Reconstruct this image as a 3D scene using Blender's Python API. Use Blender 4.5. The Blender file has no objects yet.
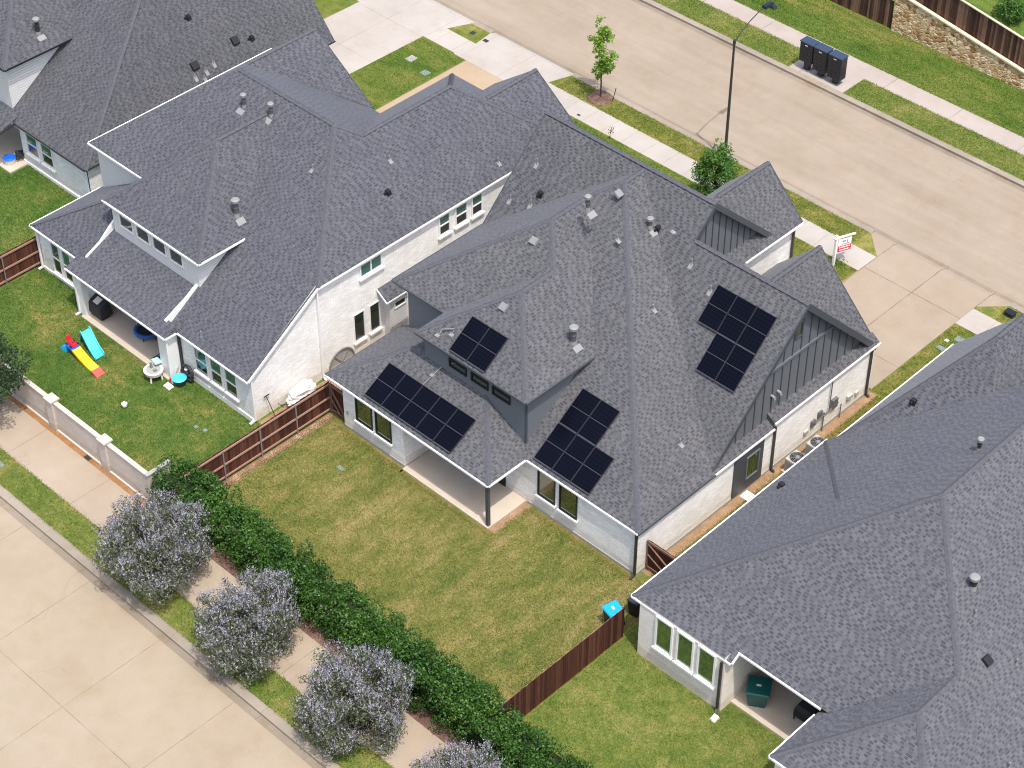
import bpy, math, random
import numpy as np
from mathutils import Vector, Matrix

random.seed(7)
RNG = np.random.default_rng(11)
scene = bpy.context.scene
C = scene.collection

# ------------------------------------------------------------------ materials
def lin(r, g, b):
    f = lambda c: c / 12.92 if c <= 0.04045 else ((c + 0.055) / 1.055) ** 2.4
    return (f(r / 255), f(g / 255), f(b / 255), 1.0)

def dim(c, k):
    return tuple(v * k for v in c[:3]) + (1.0,)

class NT:
    """small helper round a node tree"""
    def __init__(self, name):
        self.m = bpy.data.materials.new(name)
        self.m.use_nodes = True
        self.t = self.m.node_tree
        self.t.nodes.clear()
        self.out = self.n('ShaderNodeOutputMaterial')
    def n(self, typ, **kw):
        nd = self.t.nodes.new(typ)
        for k, v in kw.items():
            setattr(nd, k, v)
        return nd
    def l(self, a, b):
        self.t.links.new(a, b)
    def val(self, sock, v):
        if hasattr(v, 'is_linked') or isinstance(v, bpy.types.NodeSocket):
            self.l(v, sock)
        else:
            sock.default_value = v
    def math(self, op, a, b=None, clamp=False):
        nd = self.n('ShaderNodeMath', operation=op)
        nd.use_clamp = clamp
        self.val(nd.inputs[0], a)
        if b is not None:
            self.val(nd.inputs[1], b)
        return nd.outputs[0]
    def mix(self, fac, a, b, blend='MIX'):
        nd = self.n('ShaderNodeMix', data_type='RGBA', blend_type=blend)
        self.val(nd.inputs[0], fac)
        self.val(nd.inputs[6], a)
        self.val(nd.inputs[7], b)
        return nd.outputs[2]
    def noise(self, vec, scale, detail=3.0, rough=0.55):
        nd = self.n('ShaderNodeTexNoise')
        nd.inputs['Scale'].default_value = scale
        nd.inputs['Detail'].default_value = detail
        nd.inputs['Roughness'].default_value = rough
        if vec is not None:
            self.l(vec, nd.inputs['Vector'])
        return nd.outputs[0]
    def ramp(self, fac, stops):
        nd = self.n('ShaderNodeValToRGB')
        e = nd.color_ramp.elements
        while len(e) < len(stops):
            e.new(0.5)
        for i, (p, c) in enumerate(stops):
            e[i].position = p
            e[i].color = c if len(c) == 4 else (*c, 1)
        self.l(fac, nd.inputs[0])
        return nd.outputs[0]
    def pos(self):
        return self.n('ShaderNodeNewGeometry').outputs['Position']
    def uv(self):
        return self.n('ShaderNodeUVMap').outputs[0]
    def bsdf(self, col, rough=0.8, spec=0.3, metal=0.0, bump=None, bstr=0.3, bdist=0.02, **kw):
        p = self.n('ShaderNodeBsdfPrincipled')
        self.val(p.inputs['Base Color'], col)
        self.val(p.inputs['Roughness'], rough)
        p.inputs['Specular IOR Level'].default_value = spec
        p.inputs['Metallic'].default_value = metal
        for k, v in kw.items():
            p.inputs[k.replace('_', ' ')].default_value = v
        if bump is not None:
            b = self.n('ShaderNodeBump')
            b.inputs['Strength'].default_value = bstr
            b.inputs['Distance'].default_value = bdist
            self.l(bump, b.inputs['Height'])
            self.l(b.outputs[0], p.inputs['Normal'])
        self.l(p.outputs[0], self.out.inputs[0])
        return p

def plain(name, col, rough=0.6, spec=0.3, metal=0.0, var=0.12, scale=6.0, **kw):
    """painted / plastic / metal surface with a little uneven wear"""
    t = NT(name)
    nz = t.noise(t.pos(), scale, 4)
    d = tuple(c * (1 - var) for c in col[:3]) + (1,)
    b = tuple(min(1, c * (1 + var)) for c in col[:3]) + (1,)
    t.bsdf(t.mix(nz, d, b), rough, spec, metal, **kw)
    return t.m

def shingle(name, dark, light, tint=None, tab=0.37, course=0.132, wear=0.6):
    """laminated shingles: raised and sunk tabs alternate along each course, every course offset at random"""
    t = NT(name)
    sp = t.n('ShaderNodeSeparateXYZ'); t.l(t.uv(), sp.inputs[0])
    p = t.pos()
    row = t.math('FLOOR', t.math('DIVIDE', sp.outputs[1], course))
    wn = t.n('ShaderNodeTexWhiteNoise', noise_dimensions='1D'); t.l(row, wn.inputs['W'])
    wob = t.n('ShaderNodeCombineXYZ'); t.l(t.math('MULTIPLY', sp.outputs[0], 1.7), wob.inputs[0]); t.l(t.math('MULTIPLY', row, 37.73), wob.inputs[1])
    wv = t.noise(wob.outputs[0], 1.0, 2)
    x = t.math('ADD', t.math('ADD', t.math('DIVIDE', sp.outputs[0], tab), t.math('MULTIPLY', wn.outputs[0], 7.0)), t.math('MULTIPLY', wv, 1.1))
    fr = t.math('FRACT', x)
    tabc = t.n('ShaderNodeCombineXYZ'); t.l(t.math('FLOOR', x), tabc.inputs[0]); t.l(row, tabc.inputs[1])
    w3 = t.n('ShaderNodeTexWhiteNoise', noise_dimensions='2D'); t.l(tabc.outputs[0], w3.inputs['Vector'])
    fv = t.math('FRACT', t.math('DIVIDE', sp.outputs[1], course))
    cut = t.math('ADD', t.math('MULTIPLY', w3.outputs[0], 0.40), 0.30)
    up = t.math('MAXIMUM', t.math('GREATER_THAN', fr, cut), t.math('GREATER_THAN', fv, 0.76))
    cell = t.n('ShaderNodeCombineXYZ'); t.l(t.math('ADD', t.math('MULTIPLY', t.math('FLOOR', x), 2.0), up), cell.inputs[0]); t.l(row, cell.inputs[1])
    w2 = t.n('ShaderNodeTexWhiteNoise', noise_dimensions='2D'); t.l(cell.outputs[0], w2.inputs['Vector'])
    f = t.math('ADD', t.math('MULTIPLY', up, 0.60), t.math('MULTIPLY', w2.outputs[0], 0.40))
    col = t.mix(f, dark, light)
    col = t.mix(t.math('MULTIPLY', t.math('LESS_THAN', fv, 0.13), 0.12), col, tuple(c * 0.45 for c in dark[:3]) + (1,))
    gr = t.noise(p, 24.0, 3, 0.75)
    col = t.mix(0.9, col, t.ramp(gr, [(0.3, (0.76, 0.77, 0.79)), (0.7, (1.24, 1.23, 1.21))]), 'MULTIPLY')
    big = t.noise(p, 0.30, 5, 0.65)
    col = t.mix(wear, col, t.ramp(big, [(0.3, (0.86, 0.87, 0.90)), (0.7, (1.13, 1.11, 1.06))]), 'MULTIPLY')
    # rain streaks and fading that run down the slope
    st = t.n('ShaderNodeCombineXYZ'); t.l(t.math('MULTIPLY', sp.outputs[0], 1.5), st.inputs[0]); t.l(t.math('MULTIPLY', sp.outputs[1], 0.16), st.inputs[1])
    stn = t.noise(st.outputs[0], 1.0, 5, 0.65)
    col = t.mix(wear, col, t.ramp(stn, [(0.32, (0.88, 0.88, 0.88)), (0.66, (1.08, 1.08, 1.07))]), 'MULTIPLY')
    hb = t.math('ADD', up, t.math('MULTIPLY', gr, 0.6))
    t.bsdf(col, 0.9, 0.35, bump=hb, bstr=0.4, bdist=0.012, Sheen_Weight=0.14, Sheen_Roughness=0.45, Sheen_Tint=(0.85, 0.9, 1.0, 1))
    return t.m

def brickwall(name, base, contrast=0.1, w=0.3, h=0.1):
    t = NT(name)
    b = t.n('ShaderNodeTexBrick')
    t.l(t.uv(), b.inputs['Vector'])
    b.inputs['Scale'].default_value = 1.0
    b.inputs['Brick Width'].default_value = w
    b.inputs['Row Height'].default_value = h
    b.inputs['Mortar Size'].default_value = 0.008
    b.inputs['Color1'].default_value = tuple(c * (1 - contrast) for c in base[:3]) + (1,)
    b.inputs['Color2'].default_value = base
    b.inputs['Mortar'].default_value = tuple(c * (1 - contrast * 1.6) for c in base[:3]) + (1,)
    nz = t.noise(t.pos(), 0.7, 6, 0.65)
    col = t.mix(0.9, b.outputs[0], t.ramp(nz, [(0.3, (0.88, 0.87, 0.84)), (0.62, (1.03, 1.03, 1.03))]), 'MULTIPLY')
    n2 = t.noise(t.pos(), 15, 4, 0.7)
    col = t.mix(0.6, col, t.ramp(n2, [(0.3, (0.84, 0.83, 0.82)), (0.66, (1.07, 1.07, 1.07))]), 'MULTIPLY')
    # splash dirt along the foot of the wall
    sy = t.n('ShaderNodeSeparateXYZ'); t.l(t.pos(), sy.inputs[0])
    hgt = t.math('ADD', sy.outputs[2], t.math('MULTIPLY', nz, -0.9))
    col = t.mix(0.8, col, t.ramp(hgt, [(0.0, (0.84, 0.79, 0.72)), (0.12, (1, 1, 1))]), 'MULTIPLY')
    t.bsdf(col, 0.85, 0.2, bump=b.outputs[1], bstr=0.35, bdist=-0.01)
    return t.m

def lap(name, base, h=0.16):
    """horizontal lap siding: a thin dark line under each course"""
    t = NT(name)
    s = t.n('ShaderNodeSeparateXYZ')
    t.l(t.uv(), s.inputs[0])
    fr = t.math('FRACT', t.math('DIVIDE', s.outputs[1], h))
    nz = t.noise(t.pos(), 3, 4)
    col = t.mix(nz, tuple(c * 0.88 for c in base[:3]) + (1,), base)
    col = t.mix(t.math('LESS_THAN', fr, 0.12), col, tuple(c * 0.55 for c in base[:3]) + (1,))
    t.bsdf(col, 0.6, 0.3, bump=fr, bstr=0.5, bdist=0.02)
    return t.m

def concrete(name, a, b, sx=None, sy=None, ox=0.0, oy=0.0, jw=0.035, stain=0.5, joint=0.45, streak=None):
    t = NT(name)
    p = t.pos()
    a, b = dim(a, .86), dim(b, .86)
    n1 = t.noise(p, 0.22, 6, 0.62)
    n2 = t.noise(p, 1.6, 5, 0.65)
    n3 = t.noise(p, 22, 4, 0.75)
    n4 = t.noise(p, 0.55, 7, 0.72)
    col = t.mix(t.ramp(n1, [(0.3, (0, 0, 0)), (0.7, (1, 1, 1))]), a, b)
    col = t.mix(stain * .7, col, t.ramp(n2, [(0.32, (0.9, 0.88, 0.85)), (0.68, (1.05, 1.05, 1.04))]), 'MULTIPLY')
    col = t.mix(0.7, col, t.ramp(n3, [(0.3, (0.86, 0.86, 0.85)), (0.7, (1.1, 1.1, 1.1))]), 'MULTIPLY')
    col = t.mix(t.ramp(n4, [(0.5, (0, 0, 0)), (0.68, (stain, stain, stain))]), col, t.mix(1.0, col, (0.90, 0.83, 0.72, 1), 'MULTIPLY'))
    spots = t.noise(p, 3.2, 6, 0.7)
    col = t.mix(t.ramp(spots, [(0.69, (0, 0, 0)), (0.76, (0.5, 0.5, 0.5))]), col, tuple(c * 0.5 for c in a[:3]) + (1,))
    vo = t.n('ShaderNodeTexVoronoi', feature='DISTANCE_TO_EDGE'); vo.inputs['Scale'].default_value = 0.13
    wp = t.n('ShaderNodeVectorMath', operation='ADD')
    wc = t.n('ShaderNodeTexNoise'); wc.inputs['Scale'].default_value = .9; wc.inputs['Detail'].default_value = 5
    t.l(p, wc.inputs['Vector']); t.l(p, wp.inputs[0]); t.l(wc.outputs['Color'], wp.inputs[1]); t.l(wp.outputs[0], vo.inputs['Vector'])
    gate_ = t.ramp(t.noise(p, .16, 2), [(0.56, (0, 0, 0)), (0.64, (1, 1, 1))])
    crk = t.math('MULTIPLY', t.math('LESS_THAN', vo.outputs['Distance'], .0022), t.math('MULTIPLY', gate_, .13))
    col = t.mix(crk, col, (0.06, 0.05, 0.045, 1))
    if streak:
        mp = t.n('ShaderNodeMapping')
        mp.inputs['Scale'].default_value = streak
        t.l(p, mp.inputs[0])
        st = t.noise(mp.outputs[0], 1.0, 6, 0.7)
        col = t.mix(0.5, col, t.ramp(st, [(0.32, (0.82, 0.81, 0.79)), (0.62, (1.06, 1.06, 1.06))]), 'MULTIPLY')
    s = t.n('ShaderNodeSeparateXYZ')
    t.l(p, s.inputs[0])
    wob = t.math('MULTIPLY', t.math('SUBTRACT', t.noise(p, 2.5, 3), 0.5), 0.03)
    lines = None
    for ax, sp, of in ((0, sx, ox), (1, sy, oy)):
        if sp:
            q = t.math('DIVIDE', t.math('ADD', t.math('SUBTRACT', s.outputs[ax], of), wob), sp)
            d = t.math('MULTIPLY', t.math('ABSOLUTE', t.math('SUBTRACT', q, t.math('ROUND', q))), sp)
            f = t.math('LESS_THAN', d, jw / 2)
            lines = f if lines is None else t.math('MAXIMUM', lines, f)
    if lines is not None:
        brk = t.ramp(t.noise(p, 1.2, 3), [(0.35, (0.45,) * 3), (0.6, (1, 1, 1))])
        col = t.mix(t.math('MULTIPLY', lines, t.math('MULTIPLY', brk, joint)), col, (0.07, 0.06, 0.05, 1))
    t.bsdf(col, 0.9, 0.2, bump=n3, bstr=0.15, bdist=0.01)
    return t.m

def grass_col(t, green, mid, dry, dryness, patch, stripe):
    green, mid, dry = dim(green, .93), dim(mid, .93), dim(dry, .93)
    p = t.pos()
    mp0 = t.n('ShaderNodeMapping'); mp0.inputs['Scale'].default_value = stripe; t.l(p, mp0.inputs[0])
    big = t.noise(mp0.outputs[0], patch, 5, 0.62)
    med = t.noise(mp0.outputs[0], 2.0, 5, 0.7)
    fine = t.noise(p, 9.0, 4, 0.75)
    f = t.math('ADD', t.math('MULTIPLY', big, 0.55), t.math('MULTIPLY', med, 0.45))
    f = t.math('ADD', f, t.math('MULTIPLY', t.math('SUBTRACT', fine, 0.5), 0.4))
    c = 0.5 + (0.5 - dryness) * 0.5
    return t.ramp(f, [(c - 0.15, green), (c, mid), (c + 0.14, dry)]), fine

def grass(name, green, mid, dry, dryness=0.5, patch=0.45, stripe=(1, 1, 1)):
    """turf in two materials: thatch for the ground sheet and blades for the grass that stands on it"""
    t = NT(name)
    col, fine = grass_col(t, green, mid, dry, dryness, patch, stripe)
    col = t.mix(1.0, col, (0.85, 0.82, 0.78, 1), 'MULTIPLY')
    grain = t.noise(t.pos(), 40, 3, 0.7)
    col = t.mix(0.85, col, t.ramp(grain, [(0.3, (0.62, 0.62, 0.58)), (0.7, (1.3, 1.28, 1.24))]), 'MULTIPLY')
    t.bsdf(col, 0.95, 0.1, bump=t.math('ADD', grain, fine), bstr=0.8, bdist=0.03)
    b = NT(name + '_blades')
    col, fine = grass_col(b, green, mid, dry, dryness, patch, stripe)
    sx = b.n('ShaderNodeSeparateXYZ'); b.l(b.uv(), sx.inputs[0])
    col = b.mix(1.0, col, b.ramp(sx.outputs[0], [(0.0, (0.80, 0.84, 0.74)), (0.6, (1.08, 1.08, 1.04)), (0.88, (1.22, 1.2, 1.14)), (1.0, (1.5, 1.38, 1.3))]), 'MULTIPLY')
    d = b.n('ShaderNodeBsdfDiffuse'); b.l(col, d.inputs[0])
    tr = b.n('ShaderNodeBsdfTranslucent'); b.l(col, tr.inputs[0])
    mx = b.n('ShaderNodeMixShader'); mx.inputs[0].default_value = .4
    b.l(d.outputs[0], mx.inputs[1]); b.l(tr.outputs[0], mx.inputs[2]); b.l(mx.outputs[0], b.out.inputs[0])
    BLADE[t.m.name] = b.m
    return t.m
BLADE = {}

def soil(name, a, b, c):
    t = NT(name)
    p = t.pos()
    n1 = t.noise(p, 1.3, 6, 0.7)
    n2 = t.noise(p, 14, 4, 0.75)
    f = t.math('ADD', t.math('MULTIPLY', n1, 0.5), t.math('MULTIPLY', n2, 0.5))
    t.bsdf(t.ramp(f, [(0.36, a), (0.5, b), (0.64, c)]), 0.95, 0.1, bump=n2, bstr=0.8, bdist=0.04)
    return t.m

def boards(name, stops):
    """fence boards: uv.x holds one random number per board, uv.y runs along the board"""
    t = NT(name)
    s = t.n('ShaderNodeSeparateXYZ')
    t.l(t.uv(), s.inputs[0])
    col = t.ramp(s.outputs[0], stops)
    p = t.pos()
    mp = t.n('ShaderNodeMapping')
    mp.inputs['Scale'].default_value = (22, 22, 1.6)
    t.l(p, mp.inputs[0])
    g = t.noise(mp.outputs[0], 1.0, 4, 0.7)
    col = t.mix(0.85, col, t.ramp(g, [(0.3, (0.55, 0.52, 0.5)), (0.72, (1.35, 1.33, 1.3))]), 'MULTIPLY')
    low = t.ramp(s.outputs[1], [(0.0, (1.5, 1.12, 0.9)), (0.22, (1, 1, 1))])
    col = t.mix(0.8, col, low, 'MULTIPLY')
    t.bsdf(col, 0.85, 0.2, bump=g, bstr=0.4, bdist=0.01)
    return t.m

def leaf(name, stops, trans=0.35, rough=0.55):
    t = NT(name)
    s = t.n('ShaderNodeSeparateXYZ')
    t.l(t.uv(), s.inputs[0])
    col = t.ramp(s.outputs[0], stops)
    p = t.n('ShaderNodeBsdfPrincipled')
    t.l(col, p.inputs['Base Color'])
    p.inputs['Roughness'].default_value = rough
    p.inputs['Specular IOR Level'].default_value = 0.35
    tr = t.n('ShaderNodeBsdfTranslucent')
    t.l(t.mix(1.0, col, (1.2, 1.3, 0.6, 1), 'MULTIPLY'), tr.inputs[0])
    mx = t.n('ShaderNodeMixShader')
    mx.inputs[0].default_value = trans
    t.l(p.outputs[0], mx.inputs[1])
    t.l(tr.outputs[0], mx.inputs[2])
    t.l(mx.outputs[0], t.out.inputs[0])
    return t.m

def stonewall(name):
    t = NT(name)
    mp = t.n('ShaderNodeMapping')
    mp.inputs['Scale'].default_value = (3.4, 5.6, 1)
    t.l(t.uv(), mp.inputs[0])
    wv = t.noise(mp.outputs[0], 1.1, 3)
    add = t.n('ShaderNodeVectorMath', operation='ADD')
    t.l(mp.outputs[0], add.inputs[0])
    cm = t.n('ShaderNodeCombineXYZ')
    t.l(wv, cm.inputs[0]); t.l(wv, cm.inputs[1])
    t.l(cm.outputs[0], add.inputs[1])
    v = t.n('ShaderNodeTexVoronoi', feature='F1'); v.inputs['Scale'].default_value = 1.0
    t.l(add.outputs[0], v.inputs['Vector'])
    e = t.n('ShaderNodeTexVoronoi', feature='DISTANCE_TO_EDGE'); e.inputs['Scale'].default_value = 1.0
    t.l(add.outputs[0], e.inputs['Vector'])
    s = t.n('ShaderNodeSeparateColor'); t.l(v.outputs['Color'], s.inputs[0])
    col = t.ramp(s.outputs[0], [(0.05, lin(140, 102, 64)), (0.25, lin(184, 150, 106)), (0.6, lin(200, 174, 132)), (0.95, lin(222, 206, 178))])
    col = t.mix(0.7, col, t.ramp(t.noise(t.pos(), 9, 4), [(0.3, (0.7, 0.68, 0.64)), (0.7, (1.15, 1.15, 1.15))]), 'MULTIPLY')
    f = t.math('LESS_THAN', e.outputs['Distance'], 0.045)
    col = t.mix(t.math('MULTIPLY', f, 0.75), col, lin(172, 152, 120))
    h = t.math('MINIMUM', e.outputs['Distance'], 0.2)
    t.bsdf(col, 0.9, 0.2, bump=h, bstr=0.9, bdist=0.25)
    return t.m

M = {}
M['shingle'] = shingle('shingle_blue_grey', (0.040, 0.0425, 0.052, 1), (0.092, 0.0965, 0.114, 1), wear=.45)
M['shingle2'] = shingle('shingle_grey', (0.044, 0.0455, 0.052, 1), (0.102, 0.104, 0.114, 1), tab=.375, wear=.5)
M['shingle3'] = shingle('shingle_dark_grey', (0.038, 0.040, 0.047, 1), (0.086, 0.089, 0.101, 1), tab=.38, wear=.5)
M['shingle4'] = shingle('shingle_pale_grey', (0.045, 0.0475, 0.056, 1), (0.104, 0.108, 0.124, 1), tab=.37, wear=.4)
M['cap'] = plain('ridge_cap_shingle', (0.078, 0.081, 0.094, 1), 0.9, 0.3, var=0.5, scale=9)
M['brick'] = brickwall('white_painted_brick', (0.90, 0.89, 0.865, 1), 0.16)
M['brick_c'] = brickwall('cream_painted_brick', (0.86, 0.80, 0.73, 1), 0.12)
M['masonry'] = brickwall('pale_masonry', (0.56, 0.50, 0.455, 1), 0.1, 0.4, 0.2)
M['white'] = plain('white_trim_paint', (0.76, 0.755, 0.74, 1), 0.45, 0.4, var=0.04)
M['lapw'] = lap('white_lap_siding', (0.72, 0.72, 0.70, 1))
M['slate'] = plain('slate_board_siding', (0.118, 0.129, 0.140, 1), 0.55, 0.35, var=0.1, scale=2)
M['slate_lap'] = lap('slate_lap_siding', (0.155, 0.172, 0.188, 1))
M['slate_d'] = plain('slate_trim_paint', (0.055, 0.062, 0.070, 1), 0.5, 0.4, var=0.1)
M['black'] = plain('black_paint', (0.012, 0.012, 0.014, 1), 0.45, 0.4)
M['dark'] = plain('dark_bronze_metal', (0.03, 0.028, 0.028, 1), 0.4, 0.5, var=0.15)
M['galv'] = plain('galvanised_metal', (0.26, 0.265, 0.27, 1), 0.55, 0.4, 0.4, var=0.15)
M['lead'] = plain('light_flashing', (0.22, 0.22, 0.22, 1), 0.6, 0.4, var=0.12)
M['boxgrey'] = plain('grey_plastic_vent', (0.19, 0.195, 0.205, 1), 0.6, 0.4)
M['acgrey'] = plain('beige_grey_enamel', (0.38, 0.37, 0.34, 1), 0.5, 0.4)

def glassmat(name, base, rough=0.04, ior=1.9):
    t = NT(name)
    nz = t.noise(t.pos(), 0.8, 3)
    p = t.bsdf(t.mix(nz, tuple(c * 0.6 for c in base[:3]) + (1,), base), rough, 0.9)
    p.inputs['IOR'].default_value = ior
    return t.m
M['glass'] = glassmat('window_glass', (0.016, 0.032, 0.026, 1), .04, 1.7)
M['glass_g'] = glassmat('window_glass_teal_reflect', (0.03, 0.135, 0.105, 1), .06, 1.7)  # teal reflection of the upper sashes put into the base colour
M['glass_lo'] = glassmat('window_glass_screen', (0.018, 0.022, 0.024, 1), .12, 1.6)
M['glass_lit'] = glassmat('window_glass_lawn_reflect', (0.026, 0.052, 0.018, 1), 0.03, 1.75)  # green base colour stands in for the reflected lawn

M['glass_grn'] = glassmat('window_glass_green_reflect', (0.04, 0.10, 0.03, 1), 0.03, 2.0)  # bright lawn reflection painted into the base colour
def cellmat():
    t = NT('solar_cells')
    s = t.n('ShaderNodeSeparateXYZ'); t.l(t.uv(), s.inputs[0])
    ln = None
    for i in (0, 1):
        q = t.math('DIVIDE', s.outputs[i], 0.19)
        d = t.math('ABSOLUTE', t.math('SUBTRACT', q, t.math('ROUND', q)))
        f = t.math('LESS_THAN', d, 0.04)
        ln = f if ln is None else t.math('MAXIMUM', ln, f)
    nz = t.noise(t.pos(), 0.7, 4)
    col = t.mix(nz, (0.002, 0.0025, 0.0055, 1), (0.0035, 0.0042, 0.009, 1))
    col = t.mix(t.math('MULTIPLY', ln, 0.4), col, (0.012, 0.015, 0.03, 1))
    t.bsdf(col, t.math('ADD', 0.12, t.math('MULTIPLY', t.noise(t.pos(), 3, 4), 0.14)), 0.06)
    return t.m
M['cell'] = cellmat()
M['metergrey'] = plain('meter_grey', (0.13, 0.13, 0.13, 1), 0.5, 0.4, 0.2, var=0.3)
M['fluegrey'] = plain('weathered_flue_pipe', (0.11, 0.115, 0.13, 1), 0.5, 0.4, 0.3, var=0.2)
M['pframe'] = plain('solar_frame', (0.06, 0.061, 0.068, 1), 0.4, 0.5, 0.3)
M['pframed'] = plain('solar_frame_dark', (0.02, 0.021, 0.026, 1), 0.4, 0.5)

M['road'] = concrete('street_concrete', lin(149, 137, 121), lin(159, 147, 132), 9.2, 4.55, 2.0, 32.5, 0.03, joint=0.16, streak=(0.05, 1.1, 1))
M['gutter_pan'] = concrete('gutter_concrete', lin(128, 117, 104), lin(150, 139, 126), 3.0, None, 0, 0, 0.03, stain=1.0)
M['road_r'] = concrete('rear_road_concrete', lin(156, 143, 123), lin(166, 154, 136), 4.95, 5.5, -17.25, -16.62, 0.045, joint=0.42)
M['kerb'] = concrete('kerb_concrete', lin(140, 131, 119), lin(160, 151, 139), 3.0, None, 0, 0, 0.03, stain=0.8)
M['walk'] = concrete('sidewalk_concrete', lin(168, 162, 155), lin(181, 175, 169), 1.52, None, -0.05, 0, 0.035, joint=0.4)
M['walk_far'] = concrete('far_sidewalk_concrete', lin(162, 152, 144), lin(175, 166, 159), 4.6, None, -15.5, 0, 0.05, joint=0.55)
M['walk_r'] = concrete('rear_walk_concrete', lin(158, 144, 127), lin(170, 157, 141), 4.9, None, -2.1, 0, 0.04, joint=0.45)
M['drive'] = concrete('driveway_concrete', lin(153, 139, 122), lin(163, 150, 134), 3.06, 5.3, -3.05, 25.0, 0.055, joint=0.65)
M['drive_w'] = concrete('new_driveway_concrete', lin(166, 160, 153), lin(180, 174, 168), 3.1, 4.0, -41.9, 24.4, 0.035, joint=0.35)
M['drive_t'] = concrete('tan_driveway_concrete', lin(166, 147, 123), lin(176, 158, 135), 4.6, 6.0, -30.5, 24.4, 0.03, joint=0.3)
M['slab'] = concrete('patio_concrete', lin(190, 178, 162), lin(200, 189, 174), None, None)
M['lawn'] = grass('lawn_turf', lin(78, 104, 42), lin(112, 124, 60), lin(144, 140, 90), 0.42, 0.3)
M['lawn_solar'] = grass('dry_lawn_turf', lin(92, 112, 56), lin(130, 132, 76), lin(164, 152, 108), 0.50, 0.42, (1, .5, 1))
M['lawn_g'] = grass('green_lawn_turf', lin(72, 106, 48), lin(98, 122, 60), lin(150, 144, 88), 0.46, 0.35)
M['lawn_y'] = grass('yellow_green_turf', lin(92, 116, 54), lin(118, 132, 68), lin(154, 150, 96), 0.46, 0.4)
M['lawn_f'] = grass('lush_turf', lin(74, 106, 44), lin(104, 124, 58), lin(142, 140, 82), 0.49, 0.35, (.28, 1, 1))
M['lawn_verge'] = grass('verge_turf', lin(88, 110, 48), lin(118, 126, 62), lin(152, 144, 90), 0.5, 0.5)
M['lawn_scruff'] = grass('scruffy_turf', lin(90, 110, 46), lin(126, 122, 68), lin(160, 136, 98), 0.5, 0.7)
M['side_soil'] = soil('side_yard_soil', lin(112, 96, 66), lin(142, 116, 90), lin(164, 138, 114))
M['edging'] = soil('stone_edging', lin(112, 76, 62), lin(140, 106, 88), lin(184, 170, 154))
M['bed'] = soil('orange_clay', lin(122, 84, 54), lin(142, 104, 68), lin(156, 124, 92))
M['coping'] = plain('cream_coping', lin(186, 175, 163), .8, .2, var=.08, scale=3)
M['mulch'] = soil('wood_mulch', lin(70, 52, 46), lin(104, 82, 74), lin(142, 120, 108))
M['bark'] = plain('bark', (0.07, 0.05, 0.035, 1), 0.9, 0.1, var=0.35, scale=14)
M['stone'] = stonewall('rubble_stone')
M['fence_d'] = boards('stained_fence_boards', [(0.0, lin(54, 31, 25)), (0.5, lin(72, 43, 34)), (1.0, lin(92, 59, 46))])
M['fence_r'] = boards('red_brown_fence_boards', [(0.0, lin(60, 35, 27)), (0.5, lin(80, 48, 37)), (1.0, lin(100, 65, 50))])
M['fence_o'] = boards('weathered_fence_boards', [(0.0, lin(50, 36, 32)), (0.5, lin(78, 58, 48)), (1.0, lin(122, 98, 82))])
M['rail'] = plain('fence_rail_wood', lin(150, 122, 108), 0.8, 0.2, var=0.2, scale=8)
M['railw'] = plain('weathered_cap_wood', lin(176, 168, 146), 0.8, 0.2, var=0.15, scale=6)
M['teal'] = plain('teal_plastic', lin(70, 186, 200), 0.35, 0.5, var=0.04)
M['red'] = plain('red_plastic', lin(214, 30, 44), 0.35, 0.5, var=0.04)
M['coral'] = plain('coral_plastic', lin(222, 84, 74), 0.35, 0.5, var=0.04)
M['blue'] = plain('blue_plastic', lin(26, 92, 196), 0.35, 0.5, var=0.04)
M['navy'] = plain('navy_fabric', lin(36, 58, 98), 0.8, 0.2, var=0.2)
M['orange'] = plain('orange_plastic', lin(240, 176, 32), 0.35, 0.5, var=0.04)
M['lime'] = plain('lime_plastic', lin(206, 222, 60), 0.35, 0.5, var=0.04)
M['green'] = plain('green_plastic', lin(14, 82, 78), 0.4, 0.5, var=0.08)
M['sky'] = plain('sky_blue_plastic', lin(24, 158, 214), 0.35, 0.5, var=0.04)
M['cream'] = plain('cream_plastic', lin(214, 208, 198), 0.45, 0.4, var=0.05)
M['charcoal'] = plain('charcoal_vinyl', (0.022, 0.024, 0.030, 1), 0.55, 0.4, var=0.2)
M['tarp'] = plain('white_tarp', (0.72, 0.72, 0.70, 1), 0.6, 0.3, var=0.08, scale=3)
M['lid'] = plain('pale_utility_lid', lin(112, 128, 122), 0.7, 0.3)
M['lid_g'] = plain('grey_utility_lid', lin(150, 150, 146), 0.8, 0.3)
M['mailblue'] = plain('blue_black_steel', lin(22, 27, 36), 0.4, 0.5, var=0.1)
M['mailtop'] = plain('blue_steel_top', lin(46, 60, 80), 0.35, 0.5, var=0.08)
M['signred'] = plain('sign_red', lin(196, 44, 62), 0.5, 0.3, var=0.03)
M['leaf_h'] = leaf('hedge_leaf', [(0.0, (0.014, 0.042, 0.008, 1)), (0.45, (0.032, 0.092, 0.014, 1)), (0.8, (0.075, 0.165, 0.026, 1)), (1.0, (0.15, 0.26, 0.05, 1))], 0.25, 0.45)
M['leaf_t'] = leaf('oak_leaf', [(0.0, (0.08, 0.16, 0.02, 1)), (0.5, (0.19, 0.32, 0.045, 1)), (1.0, (0.34, 0.46, 0.09, 1))], 0.5)
M['leaf_b'] = leaf('bush_leaf', [(0.0, (0.025, 0.068, 0.012, 1)), (0.5, (0.06, 0.15, 0.024, 1)), (1.0, (0.13, 0.26, 0.045, 1))], 0.35)
M['leaf_d'] = leaf('dark_tree_leaf', [(0.0, (0.018, 0.04, 0.016, 1)), (0.5, (0.035, 0.075, 0.026, 1)), (1.0, (0.08, 0.13, 0.05, 1))], 0.3)
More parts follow.
